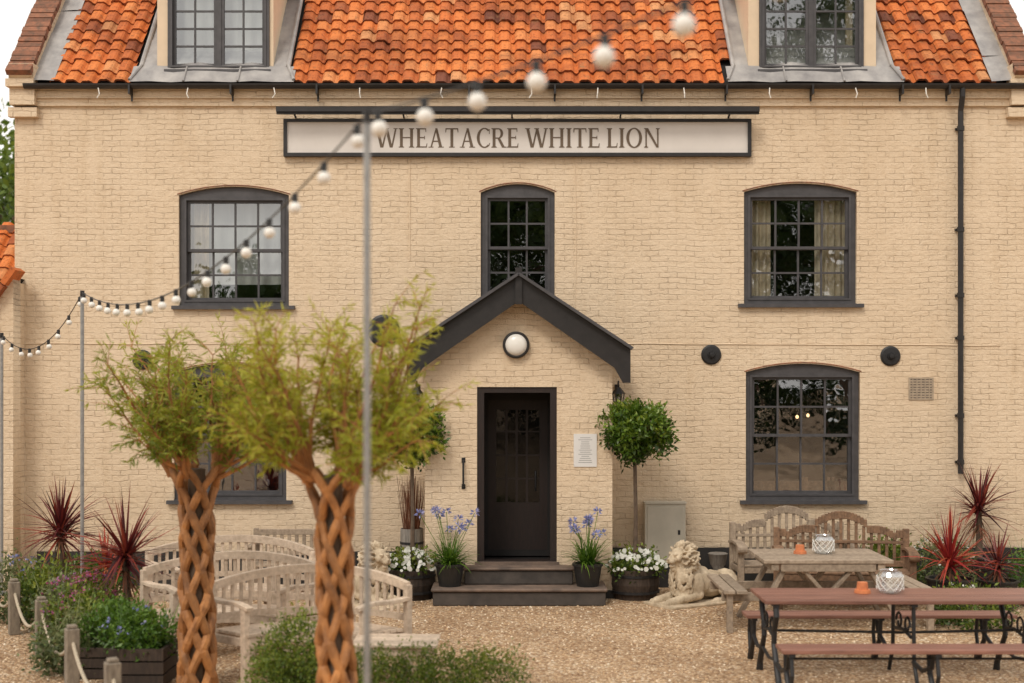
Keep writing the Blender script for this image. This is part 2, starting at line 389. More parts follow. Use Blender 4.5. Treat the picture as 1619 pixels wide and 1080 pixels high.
def window(x0,x1,z0,z1,rise,cols,rows,y=0.05,fw=.085,casement=False,arch=True):
    m=MB()
    out=archpts(x0+.002,x1-.002,z0+.002,z1-.002,rise)
    ix0,ix1,iz0,iz1=x0+fw,x1-fw,z0+fw*.9,z1-fw*1.3-rise*.55
    inn=[(ix0,iz0),(ix1,iz0)]+[(ix1+(ix0-ix1)*k/12,iz1) for k in range(13)]
    m.ring(out,inn,y,y+.09,'slate')
    m.ring([(ix0-.025,iz0-.02),(ix1+.025,iz0-.02),(ix1+.025,iz1+.025),(ix0-.025,iz1+.025)],[(ix0+.004,iz0+.004),(ix1-.004,iz0+.004),(ix1-.004,iz1-.004),(ix0+.004,iz1-.004)],y-.012,y+.02,'slate')
    g=MB(); yy=y+.045
    W=ix1-ix0;H=iz1-iz0
    def sash(a0,a1,b0,b1,nc,nr,ys):
        st=.038
        m.b2(a0,a0+st,ys,ys+.04,b0,b1,'slate',.5);m.b2(a1-st,a1,ys,ys+.04,b0,b1,'slate',.5)
        m.b2(a0+st,a1-st,ys+.001,ys+.04,b0,b0+st,'slate',.5);m.b2(a0+st,a1-st,ys+.001,ys+.04,b1-st,b1,'slate',.5)
        pw=(a1-a0-2*st)/nc;ph=(b1-b0-2*st)/nr
        for i in range(1,nc): m.b2(a0+st+pw*i-.012,a0+st+pw*i+.012,ys+.006,ys+.03,b0+st,b1-st,'slate',.5)
        for j in range(1,nr): m.b2(a0+st,a1-st,ys+.008,ys+.028,b0+st+ph*j-.012,b0+st+ph*j+.012,'slate',.5)
        for i in range(nc):
            for j in range(nr):
                q0=a0+st+pw*i;q1=q0+pw;r0=b0+st+ph*j;r1=r0+ph;t=U(-.003,.003);u=U(-.003,.003)
                g.face([(q0,ys+.02+t,r0),(q1,ys+.02+u,r0),(q1,ys+.02+u-t,r1),(q0,ys+.02,r1)],'glass')
    if casement:
        mid=(ix0+ix1)/2
        m.b2(mid-.03,mid+.03,yy-.01,yy+.05,iz0,iz1,'slate',.5)
        sash(ix0,mid-.03,iz0,iz1,2,rows,yy);sash(mid+.03,ix1,iz0,iz1,2,rows,yy)
    else:
        mz=iz0+H*.5
        sash(ix0,ix1,mz-.018,iz1,cols,rows//2,yy-.012);sash(ix0,ix1,iz0,mz+.018,cols,rows//2,yy+.032)
    return m,g,(ix0,ix1,iz0,iz1)
def drape(m,x0,x1,z0,z1,y,mat,amp=.03,wl=.11):
    n=int((x1-x0)/.02)+2;pr=None
    for k in range(n+1):
        x=x0+(x1-x0)*k/n; yy=y+amp*math.sin(x/wl*6.28)+.01*math.sin(x*37)
        cur=((x,yy,z0),(x,yy,z1))
        if pr: m.face([pr[0],cur[0],cur[1],pr[1]],mat)
        pr=cur
for w in wins:
    x0,x1,z0,z1=wx(w[0]),wx(w[1]),wz(w[3]),wz(w[2])
    m,g_,I=window(x0,x1,z0,z1,.11,w[4],w[5])
    m.b2(x0-.08,x1+.08,-.07,.0,z0-.045,z0+.002,'slate'); m.b2(x0,x1,.0,.1,z0-.03,z0+.01,'slate')
    if w[6]=='blind':
        drape(m,I[0]-.05,I[1]+.05,I[2]+.22,I[3]+.1,.28,'blind',.012,.2)
        drape(m,I[0]-.05,I[0]+.26,I[2]-.1,I[3]+.1,.24,'curtain',.03,.09)
    if w[6]=='curt':
        drape(m,I[0]-.05,I[0]+.30,I[2]-.1,I[3]+.1,.24,'curtain',.03,.09); drape(m,I[1]-.40,I[1]+.05,I[2]-.1,I[3]+.1,.24,'curtain',.03,.09)
    m.build('sash_window',house); g_.build('window_panes',house)
il=MB()
for x,z in ((3.95,2.15),(4.1,2.17)):
    il.tube([(x,1.2,2.84),(x,1.2,z+.04)],.005,5,'iron'); il.lathe([(.002,.03),(.02,.015),(.022,0),(.015,-.018),(.002,-.022)],(x,1.2,z),10,'pend')
il.build('pendant_lamps',house)
fi=MB()
for x in (3.4,3.75,4.15,4.45):
    fi.b2(x-.16,x+.16,.7,.73,.95,1.3,'teak3'); fi.b2(x-.2,x-.16,.7,.74,.02,1.35,'teak3'); fi.b2(x+.16,x+.2,.7,.74,.02,1.35,'teak3')
fi.b2(3.2,4.7,.9,1.5,.74,.78,'teak3'); fi.build('dining_furniture',house)
# roof tiles
def tiles(mb,xa,xb,y0,z0,ang,length,skip=None,gauge=.232,tw=.205,amp=.035,side=1):
    nx=round((xb-xa)/tw); tw=(xb-xa)/nx; nr=int(length/gauge)+1
    ca,sa=math.cos(ang),math.sin(ang); seg=8
    def prof(u):
        return amp*(math.sin(u*2*math.pi-.6)*.8+.35*math.sin(u*4*math.pi+.4))
    for r in range(nr):
        off=U(-.014,.014)
        for i in range(nx):
            xc=xa+tw*(i+.5)
            if skip and skip(xc,r*gauge): continue
            jx=U(-.008,.008);jt=U(-.018,.018)+off;jh=U(0,.014);rv=U(.2,.95) if R()<.84 else (U(0,.12) if R()<.7 else 1)
            P=[]
            for k in range(seg+1):
                u=k/seg; x=xc-tw/2+tw*u*1.04+jx; h=prof(u)+jh
                row=[]
                for t,hh in ((r*gauge+jt,h+.0),(r*gauge+jt,h+.03),(r*gauge+gauge*.5,h+.018),(r*gauge+gauge*1.12,h+.0)):
                    row.append((x,y0+side*(t*ca-(hh)*sa),z0+t*sa+hh*ca))
                P.append(row)
            for k in range(seg):
                mb.face([P[k][0],P[k+1][0],P[k+1][1],P[k][1]],'tile',rv*.08)  # lower edge coloured dark to paint the shadow gap under each course
                mb.face([P[k][1],P[k+1][1],P[k+1][2],P[k][2]],'tile',rv)
                mb.face([P[k][2],P[k+1][2],P[k+1][3],P[k][3]],'tile',rv)
dorm=[(-4.61,-3.10),(3.07,4.73)]
def skip(x,t):
    for a,b in dorm:
        if a-.20-(.12 if t<.3 else .0)<x<b+.20+(.12 if t<.3 else 0): 
            return t<3.6
    return False
L=(D/2+.12)/math.cos(PT)
rt=MB(); tiles(rt,XL+.5,XR-.5,-.12,6.47,PT,L-.1,skip)
def sl(x,t,h): return (x,-.12+t*math.cos(PT)-h*math.sin(PT),6.47+t*math.sin(PT)+h*math.cos(PT))
rt.face([sl(XL+.1,.02,-.04),sl(XR-.1,.02,-.04),sl(XR-.1,L,-.04),sl(XL+.1,L,-.04)],'darkin')
rt.face([(XL,D/2,rz-.03),(XR,D/2,rz-.03),(XR,D+.2,6.3),(XL,D+.2,6.3)],'tile',.5)
rt.build('pantile_roof',house,False)
ld=MB()
def leadstrip(xa,xb,h,t0=0,t1=None):
    t1=t1 or L
    n=10
    for k in range(n):
        a=t0+(t1-t0)*k/n;b=t0+(t1-t0)*(k+1)/n
        for j in range(3):
            x1=xa+(xb-xa)*j/3;x2=xa+(xb-xa)*(j+1)/3
            hh=[h+.012*math.sin(q*7+a*3) for q in (x1,x2)]
            ld.face([sl(x1,a,hh[0]),sl(x2,a,hh[1]),sl(x2,b,hh[1]),sl(x1,b,hh[0])],'lead')
leadstrip(XL+.28,XL+.56,.045);leadstrip(XR-.56,XR-.28,.045)
for a,b in dorm:
    for k in range(12):
        t0,t1=k*.3,(k+1)*.3+.005
        f=.30 if k<1 else .19
        ns=8
        for j in range(ns):
            xa=a-f+(b-a+2*f)*j/ns; xb=a-f+(b-a+2*f)*(j+1)/ns
            w1=.010*math.sin(j*2.3+k); w2=.010*math.sin((j+1)*2.3+k)
            e=-.03 if k==0 else 0
            ld.face([sl(xa,t0+e,.052-.003*k+w1),sl(xb,t0+e,.052-.003*k+w2),sl(xb,t1,.054-.003*k+w2),sl(xa,t1,.054-.003*k+w1)],'lead')
        for q in (.33,.66):
            if k==0: ld.tube([sl(a-f+(b-a+2*f)*q,-.03,.06),sl(a-f+(b-a+2*f)*q,.28,.06)],.014,6,'lead')
    for x,s_ in ((a,-1),(b,1)):
        ld.tube([sl(x+s_*.2,.3,.06),sl(x+s_*.2,1.5,.07),sl(x+s_*.2,3.3,.07)],.03,8,'lead')
        ld.tube([sl(x+s_*.3,.0,.06),sl(x+s_*.2,.3,.07)],.022,8,'lead')
ld.build('lead_flashing',house)
pp=MB()
for xa,xb in ((XL-.02,XL+.3),(XR-.3,XR+.02)):
    n=int(L/.11)
    for k in range(n):
        a=k*L/n;b=a+L/n-.012
        j_=U(-.008,.008)
        A=[sl(xa+j_,a,.13),sl(xb+j_,a,.13),sl(xb+j_,b,.13),sl(xa+j_,b,.13)];hh=.19+U(0,.02);B=[sl(xa+j_,a,hh),sl(xb+j_,a,hh),sl(xb+j_,b,hh),sl(xa+j_,b,hh)]
        rr=R()
        pp.face(B,'redbrick',rr)
        for j in range(4): pp.face([A[j],A[(j+1)%4],B[(j+1)%4],B[j]],'redbrick',rr)
    pp.face([sl(xa+.01,0,.165),sl(xb-.01,0,.165),sl(xb-.01,L,.165),sl(xa+.01,L,.165)],'vent')
    for x in (xa+.02,xb-.02):
        pp.face([sl(x,0,-.5),sl(x,L,-.5),sl(x,L,.13),sl(x,0,.13)],'wall')
    pp.face([sl(xa+.02,.002,-.4),sl(xb-.02,.002,-.4),sl(xb-.02,.002,.13),sl(xa+.02,.002,.13)],'wall')
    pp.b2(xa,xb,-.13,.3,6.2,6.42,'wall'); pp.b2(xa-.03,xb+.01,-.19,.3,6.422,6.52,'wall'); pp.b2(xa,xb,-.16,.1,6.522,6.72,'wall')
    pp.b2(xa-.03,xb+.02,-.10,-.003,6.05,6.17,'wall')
pp.build('gable_parapets',house)
gt=MB()
x0,x1=XL+.18,XR-.12
pr=None
for k in range(9):
    a=math.pi+math.pi*k/8; y=-.155+.062*math.cos(a); z=6.455+.062*math.sin(a)
    cur=((x0,y,z),(x1,y,z))
    if pr: gt.face([pr[0],pr[1],cur[1],cur[0]],'black',.5)
    pr=cur
for x in (-4.9,-3.6,-2.5,-.55,.55,1.67,2.75,3.85,5.0,5.6):
    gt.b2(x-.012,x+.012,-.222,-.07,6.32,6.44,'black'); gt.b2(x-.012,x+.012,-.08,-.071,6.25,6.46,'black')
for x in (-5.3,-4.15,-3.05,-1.95,-.9,.25,1.1,2.2,3.3,4.4,5.3):
    gt.tube([(x,-.19,6.40),(x+U(-.02,.02),-.2,6.32),(x+U(-.03,.03),-.19,6.27)],.008,6,'white')
dx=wx(1515)
gt.tube([(dx,-.155,6.42),(dx,-.15,6.3),(dx,-.08,6.12),(dx,-.08,1.45)],.036,12,'black')
for z in (5.9,4.6,3.75,3.2,2.2,1.6): gt.lathe([(.036,-.03),(.047,-.03),(.047,.03),(.036,.03)],(dx,-.08,z),12,'black'); gt.b2(dx-.05,dx+.05,-.04,-.001,z-.015,z+.015,'black')
gt.build('gutter_and_downpipe',house,False)
dm=MB()
for n_,(a,b) in enumerate(dorm):
    zt=8.15;y0=.06;z0=6.66
    wa,wb=(a+.14,b-.05) if n_==0 else (a+.14,b-.165)
    m,g_,I=window(wa,wb,z0+.02,zt-.12,.0,2,5,y=y0-.03,fw=.06,casement=True)
    m.b2(wa-.03,wb+.03,y0-.09,y0-.005,z0-.03,z0+.018,'slate')
    if n_==0: drape(m,I[0],I[1],I[2],I[3],y0+.22,'blind',.01,.3)
    else: drape(m,I[1]-.10,I[1],I[2],I[3],y0+.3,'curtain')
    m.build('dormer_window',house);g_.build('window_panes',house)
    dm.ring([(a,z0-.1),(b,z0-.1),(b,zt),(a,zt)],[(wa,z0+.02),(wb,z0+.02),(wb,zt-.12),(wa,zt-.12)],y0,y0+.08,'plainwall')
    for x in (a,b): dm.face([(x,y0+.081,z0-.1),(x,2.4,z0-.1),(x,2.4,zt),(x,y0+.081,zt)],'plainwall')
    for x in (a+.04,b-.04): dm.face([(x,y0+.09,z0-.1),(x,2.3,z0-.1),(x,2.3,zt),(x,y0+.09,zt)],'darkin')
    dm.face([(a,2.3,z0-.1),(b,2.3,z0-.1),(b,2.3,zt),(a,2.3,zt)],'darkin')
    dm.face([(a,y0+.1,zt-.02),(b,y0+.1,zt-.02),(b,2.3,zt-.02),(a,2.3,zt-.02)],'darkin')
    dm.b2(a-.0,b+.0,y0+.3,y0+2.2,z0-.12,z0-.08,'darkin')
    mx=(a+b)/2
    for s_ in (-1,1):
        e=a-.15 if s_<0 else b+.15
        dm.face([(e,-.1,zt-.08),(mx,-.1,zt+.65),(mx,3.2,zt+.65),(e,3.2,zt-.08)],'tile',.5)
        dm.beam((e,-.08,zt-.03),(mx,-.08,zt+.62),.04,.16,'slate')
    dm.face([(a,y0+.02,zt),(b,y0+.02,zt),(mx,y0+.02,zt+.6)],'plainwall')
dm.build('dormers',house)
wt=MB()
for px,py,r in ((226,569,.13),(607,523,.21),(1124,561,.13),(1407,563,.13)):
    wt.lathe([(.001,.05),(r*.35,.05),(r*.4,.035),(r*.85,.03),(r,.015),(r,0)],(wx(px),-.001,wz(py)),28,'iron',axis='y')
    wt.lathe([(.001,.08),(.03,.078),(.035,.05)],(wx(px),-.001,wz(py)),8,'iron',axis='y')
wt.build('wall_tie_plates',house)
vt=MB(); x0,x1,z0,z1=wx(1436),wx(1475),wz(632),wz(597)
vt.ring([(x0,z0),(x1,z0),(x1,z1),(x0,z1)],[(x0+.02,z0+.02),(x1-.02,z0+.02),(x1-.02,z1-.02),(x0+.02,z1-.02)],-.015,-.001,'vent')
for k in range(7):
    z=z0+.03+k*(z1-z0-.05)/7; vt.b2(x0+.02,x1-.02,-.012,-.002,z,z+.024,'vent')
for k in range(1,6): vt.b2(x0+(x1-x0)*k/6-.006,x0+(x1-x0)*k/6+.006,-.0135,-.003,z0+.02,z1-.02,'vent')
vt.face([(x0,-.0015,z0),(x1,-.0015,z0),(x1,-.0015,z1),(x0,-.0015,z1)],'step')
vt.build('air_vent',house)
cbm=MB()
pts=[(1.0+k*.38,-.006,3.13-.006*k*.3+U(-.008,.008)) for k in range(15)]
cbm.tube(pts,.007,5,'plainwall'); cbm.tube([(XL+.02+k*.4,-.006,3.13+U(-.01,.01)) for k in range(13)],.006,5,'plainwall')
cbm.tube([(wx(909),-.006,5.55),(wx(911),-.006,4.6),(wx(909),-.006,3.6)],.006,5,'plainwall')
cbm.tube([(wx(648),-.006,5.55),(wx(648),-.006,4.2)],.006,5,'plainwall')
cbm.build('cable_runs',house)
al=MB()
for w in wins:
    xa,xb,zt=wx(w[0]),wx(w[1]),wz(w[2])
    P=archpts(xa-.02,xb+.02,0,zt+.015,.115)[2:]
    al.tube([(p[0],-.000,p[1]) for p in P],.009,5,'redbrick')
al.build('window_arches',house)
# ---------------------------------------------------------------- porch
PY=-1.05; pc=.08; px0,px1=-1.06,1.22
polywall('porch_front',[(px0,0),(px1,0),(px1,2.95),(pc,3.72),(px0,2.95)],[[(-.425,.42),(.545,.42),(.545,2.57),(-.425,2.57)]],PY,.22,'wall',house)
po=MB()
for x in (px0,px1):
    po.face([(x,PY+.221,0),(x,-.001,0),(x,-.001,2.95),(x,PY+.221,2.95)],'wall')
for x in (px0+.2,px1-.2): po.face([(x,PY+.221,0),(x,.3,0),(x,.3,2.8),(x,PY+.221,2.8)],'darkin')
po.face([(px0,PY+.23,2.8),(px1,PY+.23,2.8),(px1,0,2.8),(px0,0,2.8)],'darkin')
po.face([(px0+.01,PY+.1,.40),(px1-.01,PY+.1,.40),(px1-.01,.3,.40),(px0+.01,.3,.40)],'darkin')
po.b2(px0-.02,-.63,PY-.012,PY-.002,0,.10,'plinth') ; po.b2(.79,px1+.02,PY-.012,PY-.002,0,.10,'plinth')
for s_ in (-1,1):
    e=pc+s_*1.32
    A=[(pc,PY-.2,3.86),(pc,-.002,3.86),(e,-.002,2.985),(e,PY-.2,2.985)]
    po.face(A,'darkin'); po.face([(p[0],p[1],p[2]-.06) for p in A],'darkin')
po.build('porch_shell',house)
bb=MB()
for s_ in (-1,1):
    e=pc+s_*1.34
    F=[(pc,3.91),(e,3.02),(e,2.62),(e-s_*.09,2.62),(e-s_*.19,2.80),(pc,3.60)]
    for y in (PY-.24,PY-.19): bb.face([(p[0],y,p[1]) for p in F],'black',.6)
    for i in range(6):
        a,b=F[i],F[(i+1)%6]; bb.face([(a[0],PY-.24,a[1]),(b[0],PY-.24,b[1]),(b[0],PY-.19,b[1]),(a[0],PY-.19,a[1])],'black',.6)
    bb.beam((pc,PY-.26,3.925),(e+s_*.02,PY-.26,3.03),.12,.035,'slate')
    bb.b2(min(e,e-s_*.14),max(e,e-s_*.14),PY-.18,-.003,2.93,3.0,'black')
bb.b2(pc-.04,pc+.04,PY-.275,PY-.245,3.56,4.0,'black')
bb.build('bargeboards',house)
df=MB()
df.ring([(-.425,.42),(.545,.42),(.545,2.57),(-.425,2.57)],[(-.34,.46),(.465,.46),(.465,2.50),(-.34,2.50)],PY+.02,PY+.16,'doorwood')
df.b2(-.45,.57,PY-.03,PY+.19,.405,.445,'tread')
yb=PY+.75
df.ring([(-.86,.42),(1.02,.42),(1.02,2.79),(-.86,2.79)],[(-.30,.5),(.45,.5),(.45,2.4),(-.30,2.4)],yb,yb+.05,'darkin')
df.b2(-.3,-.2,yb+.0,yb+.045,.5,2.4,'doorwood');df.b2(.35,.45,yb+.0,yb+.045,.5,2.4,'doorwood')
df.b2(-.2,.35,yb+.001,yb+.045,2.28,2.4,'doorwood');df.b2(-.2,.35,yb+.001,yb+.045,.5,1.1,'doorwood')
for k in range(3): df.b2(-.01-.01+.13*(k-.5),.0+.01+.13*(k-.5),yb+.01,yb+.04,1.1,2.28,'doorwood')
for k in range(1,4): df.b2(-.2,.35,yb+.012,yb+.038,1.1+k*.3-.01,1.1+k*.3+.01,'doorwood')
df.face([(-.2,yb+.02,1.1),(.35,yb+.02,1.1),(.35,yb+.02,2.28),(-.2,yb+.02,2.28)],'doorglass')
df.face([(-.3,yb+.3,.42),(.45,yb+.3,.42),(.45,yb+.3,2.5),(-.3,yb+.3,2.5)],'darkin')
df.tube([(.30,yb-.03,1.25),(.30,yb-.05,1.3),(.30,yb-.05,1.45),(.30,yb-.03,1.5)],.012,8,'iron')
df.build('entrance_door',house)
st=MB()
st.b2(-.93,1.10,-1.62,PY-.016,0,.165,'step'); st.b2(-.95,1.12,-1.65,PY-.015,.167,.205,'tread')
st.b2(-.57,.73,-1.32,PY-.014,.207,.375,'step'); st.b2(-.59,.75,-1.35,PY-.013,.377,.41,'tread')
st.build('entrance_steps',house,bevel=.012)
li=MB()
lx,lz=.05,3.08
li.lathe([(.001,.0),(.16,.0),(.165,.03),(.155,.07),(.135,.075),(.13,.05)],(lx,PY-.002,lz),36,'black',axis='y')
li.lathe([(.134,.055),(.125,.085),(.09,.11),(.045,.123),(.001,.126)],(lx,PY-.002,lz),36,'white',axis='y')
li.build('bulkhead_light',house,True)
gh=MB()
hx=-.59
gh.tube([(hx,PY-.003,1.68),(hx,PY-.05,1.67),(hx,PY-.06,1.55),(hx,PY-.06,1.45),(hx,PY-.05,1.37),(hx,PY-.003,1.36)],.013,8,'iron')
for z in (1.68,1.36): gh.b2(hx-.022,hx+.022,PY-.012,PY-.001,z-.03,z+.03,'iron')
gh.build('grab_handle',house)
for x in (1.36,-1.22):
    wl=MB(); y_=-.22; z_=2.42
    wl.tube([(x,-.002,z_+.12),(x,y_,z_+.22),(x,y_,z_+.16)],.011,7,'iron'); wl.b2(x-.03,x+.03,-.014,-.002,z_+.0,z_+.18,'iron')
    wl.lathe([(.001,.16),(.03,.14),(.085,.07),(.09,.06),(.001,.06)],(x,y_,z_),6,'iron')
    wl.lathe([(.072,.06),(.045,-.12),(.001,-.12)],(x,y_,z_),6,'lampglass')
    for k in range(6):
        a=k*math.pi/3; wl.tube([(x+.074*math.cos(a),y_+.074*math.sin(a),z_+.06),(x+.047*math.cos(a),y_+.047*math.sin(a),z_-.12)],.006,5,'iron')
    wl.lathe([(.001,-.17),(.02,-.15),(.05,-.13),(.05,-.12),(.001,-.12)],(x,y_,z_),6,'iron'); wl.lathe([(.001,.04),(.02,.02),(.02,-.04),(.001,-.06)],(x,y_,z_),8,'white')
    wl.build('wall_lantern')
no=MB()
nx0,nx1,nz0,nz1=.75,1.03,1.60,2.0
no.b2(nx0,nx1,PY-.012,PY-.001,nz0,nz1,'paper')
for k in range(13):
    w_=U(.04,.09); no.b2((nx0+nx1)/2-w_,(nx0+nx1)/2+w_,PY-.0135,PY-.0125,nz1-.05-k*.025,nz1-.044-k*.025,'ink')
no.build('menu_notice')
mc=MB(); mc.b2(1.70,2.22,-.22,-.04,.32,1.07,'cabinet'); mc.b2(1.69,2.23,-.235,-.04,1.072,1.10,'cabinet'); mc.b2(1.73,2.19,-.228,-.222,.36,1.04,'cabinet'); mc.b2(1.75,2.17,-.2,-.05,0,.318,'plinth')
mc.b2(2.12,2.15,-.236,-.229,.68,.74,'iron')
mc.build('meter_cabinet',bevel=.006)
# ---------------------------------------------------------------- sign with lettering
sg=empty('pub_sign')
sb=MB(); x0,x1,z0,z1=wx(450),wx(1186),wz(249),wz(190)
sb.ring([(x0,z0),(x1,z0),(x1,z1),(x0,z1)],[(x0+.045,z0+.045),(x1-.045,z0+.045),(x1-.045,z1-.04),(x0+.045,z1-.04)],-.085,-.002,'black')
sb.b2(x0+.03,x1-.03,-.06,-.003,z0+.03,z1-.03,'signwhite')
sb.b2(wx(443),wx(1194),-.30,-.19,wz(184),wz(176),'black'); sb.b2(wx(443),wx(1194),-.27,-.22,wz(187),wz(184),'black')
for x in (-2.8,-1.4,0,1.4,2.8): sb.beam((x,-.002,wz(186)),(x,-.2,wz(181)),.02,.02,'black')
sb.build('sign_board',sg)
def letters(text,xs,xe,zb,cap,y):
    polys=[];cur=[0.0]
    T,t,se,sh=.15,.075,.065,.045
    def rect(a,b,c_,d): polys.append([(cur[0]+a,c_),(cur[0]+b,c_),(cur[0]+b,d),(cur[0]+a,d)])
    def quad(*p): polys.append([(cur[0]+q[0],q[1]) for q in p])
    def stem(x,w=T,top=True,bot=True):
        rect(x,x+w,0,1)
        if bot: rect(x-se,x+w+se,0,sh); quad((x-se*.4,sh),(x+w+se*.4,sh),(x+w,sh+.04),(x,sh+.04))
        if top: rect(x-se,x+w+se,1-sh,1); quad((x,1-sh-.04),(x+w,1-sh-.04),(x+w+se*.4,1-sh),(x-se*.4,1-sh))
    def ringp(cx,cy,ro,rh,ti,th,a0,a1,n=28):
        P=[]
        for k in range(n+1):
            a=a0+(a1-a0)*k/n
            P.append(((cx+ro*math.cos(a),cy+rh*math.sin(a)),(cx+(ro-ti)*math.cos(a),cy+(rh-th)*math.sin(a))))
        for k in range(n): quad(P[k][0],P[k+1][0],P[k+1][1],P[k][1])
    wd={'W':1.16,'H':.84,'E':.62,'A':.80,'T':.72,'C':.72,'R':.76,'I':.32,'L':.58,'O':.86,'N':.88,' ':.24}
    for ch in text:
        w=wd[ch]
        if ch=='W':
            def diag(xa,xb,wd_): quad((xa,1),(xa+wd_,1),(xb+wd_,0),(xb,0))
            diag(.04,.27,T);diag(.57,.34,t+.01);diag(.52,.76,T);diag(1.04,.83,t+.01)
            rect(-.02,.25,1-sh,1);rect(.46,.72,1-sh,1);rect(.96,1.18,1-sh,1)
        elif ch=='H': stem(.08);stem(.61);rect(.2,.63,.48,.545)
        elif ch=='E':
            stem(.08); rect(.2,.55,1-.065,1);rect(.2,.59,0,.065);rect(.2,.48,.48,.545)
            quad((.55,1),(.50,1),(.52,.80),(.55,.80));quad((.59,0),(.53,0),(.58,.22),(.61,.22));rect(.45,.485,.42,.61)
        elif ch=='A':
            quad((.09,0),(.17,0),(.44,1),(.37,1)); quad((.56,0),(.72,0),(.46,1),(.345,1)); rect(.20,.60,.29,.355)
            rect(.0,.26,0,sh);rect(.49,.80,0,sh)
        elif ch=='T':
            rect(.285,.285+T,0,1);rect(.21,.51,0,sh);rect(.03,.69,.935,1);quad((.02,.78),(.055,.78),(.09,1),(.03,1));quad((.70,.78),(.665,.78),(.63,1),(.69,1))
        elif ch=='I': stem(.085)
        elif ch=='L': stem(.08);rect(.2,.55,0,.065);quad((.55,0),(.50,0),(.545,.24),(.575,.24))
        elif ch=='O': ringp(.43,.5,.41,.52,.15,.065,0,2*math.pi,40)
        elif ch=='C':
            ringp(.43,.5,.40,.52,.15,.065,math.radians(48),math.radians(312),34)
            rect(.665,.70,.70,.95);quad((.64,.10),(.70,.14),(.72,.24),(.685,.24))
        elif ch=='R':
            stem(.08);rect(.2,.38,.935,1);rect(.2,.38,.455,.52)
            ringp(.38,.728,.25,.273,.14,.065,-math.pi/2,math.pi/2,16)
            quad((.32,.48),(.47,.48),(.73,0),(.57,0));rect(.60,.80,0,sh)
        elif ch=='N': stem(.10,t);stem(.71,t,True,False);quad((.08,1),(.24,1),(.79,0),(.68,0))
        cur[0]+=w+.055
    tot=cur[0]-.055; sx=(xe-xs)/tot
    m=MB()
    for k,p in enumerate(polys):
        yy=y-.00002*k
        m.face([(xs+q[0]*sx,yy,zb+q[1]*cap) for q in p],'signtext',.5)
    return m
letters('WHEATACRE WHITE LION',wx(594),wx(1043),wz(235),.25,-.062).build('sign_lettering',sg)
# ---------------------------------------------------------------- neighbouring wing (left)
wg=empty('side_wing')
polywall('wing_gable',[(-8.2,0),(-6.31,0),(-6.31,3.98),(-8.2,1.4)],[],-.40,.25,'wall',wg)
w=MB(); w.b2(-12,-6.47,.0,6,0,3.9,'wall')
w.face([(-6.31,-.149,0),(-6.31,-.001,0),(-6.31,-.001,3.9),(-6.31,-.149,3.9)],'wall')
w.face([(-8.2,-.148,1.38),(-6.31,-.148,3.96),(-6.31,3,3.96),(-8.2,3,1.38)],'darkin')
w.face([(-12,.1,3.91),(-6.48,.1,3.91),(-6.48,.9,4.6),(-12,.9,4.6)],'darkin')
w.build('wing_walls',wg)
w=MB(); tiles(w,-12,-6.5,-.04,3.93,math.radians(46),1.0)
for k in range(14):
    x=-6.26-k*.15; z=4.06-k*.205
    w.beam((x,-.43,z),(x-.14,-.43,z-.191),.30,.07,'redbrick',(0,1,0)) if False else w.beam((x,-.36,z),(x-.14,-.36,z-.191),.34,.075,'tile')
w.b2(-12,-6.49,.62,.9,4.64,4.74,'redbrick'); w.build('wing_roof',wg)
# ---------------------------------------------------------------- planting
def cordyline(name,x,y,z,Lf,n,mat,trunk=0,pot=None,wd=.032):
    m=MB()
    if trunk: m.tube([(x,y,z-trunk),(x+.01,y,z-trunk/2),(x,y,z+.03)],[.05,.042,.035],8,'bark')
    for k in range(n):
        a=U(0,6.28);el=U(-.25,1.5)
        d=Vector((math.cos(a)*math.cos(el),math.sin(a)*math.cos(el),math.sin(el)))
        m.strap((x+d.x*.02,y+d.y*.02,z+U(-.06,.10)),d,Lf*U(.7,1.1),wd*U(.7,1.1),U(.1,.75),mat,5)
    if trunk:
        for k in range(25):
            a=U(0,6.28); m.strap((x,y,z-U(0,trunk*.4)),(math.cos(a),math.sin(a),-.3),Lf*U(.4,.7),wd*.8,1.2,'twig',4)
    if pot:
        r,h=pot; m.lathe([(.001,0),(r*.75,0),(r,h*.95),(r*1.06,h*.95),(r*1.06,h),(r*.92,h),(r*.9,h-.03),(.001,h-.03)],(x,y,0),20,'potblack')
    return m.build(name)
cordyline('cordyline_plant',-5.1,-2.2,.90,.66,130,'lf_red',.55,(.22,.4))
cordyline('cordyline_plant',-3.84,-4.0,.86,.66,135,'lf_red',.65,(.2,.25))
cordyline('cordyline_plant',-4.25,-3.3,.65,.42,60,'lf_redb',.3,(.2,.3))
cordyline('cordyline_plant',5.85,-.55,1.02,.62,110,'lf_red',.6,(.24,.45))
cordyline('cordyline_plant',4.98,-2.1,.55,.66,95,'lf_redb',.2,(.26,.4))
cordyline('cordyline_plant',5.6,-1.9,.5,.45,60,'lf_red',.2,(.22,.35))
def tub(m,x,y,r,h,mat='barrelw',z=0):
    m.lathe([(.001,0),(r*.86,0),(r*1.0,h*.5),(r*.95,h),(r*.88,h),(r*.87,h-.04)],(x,y,z),18,mat,True)
    for hh in (.2,.75): m.lathe([(r*.95,h*hh),(r*1.012,h*hh+.002),(r*1.012,h*hh+.03),(r*.95,h*hh+.03)],(x,y,z),18,'iron')
    m.lathe([(.001,h-.05),(r*.88,h-.05)],(x,y,z),18,'soil')
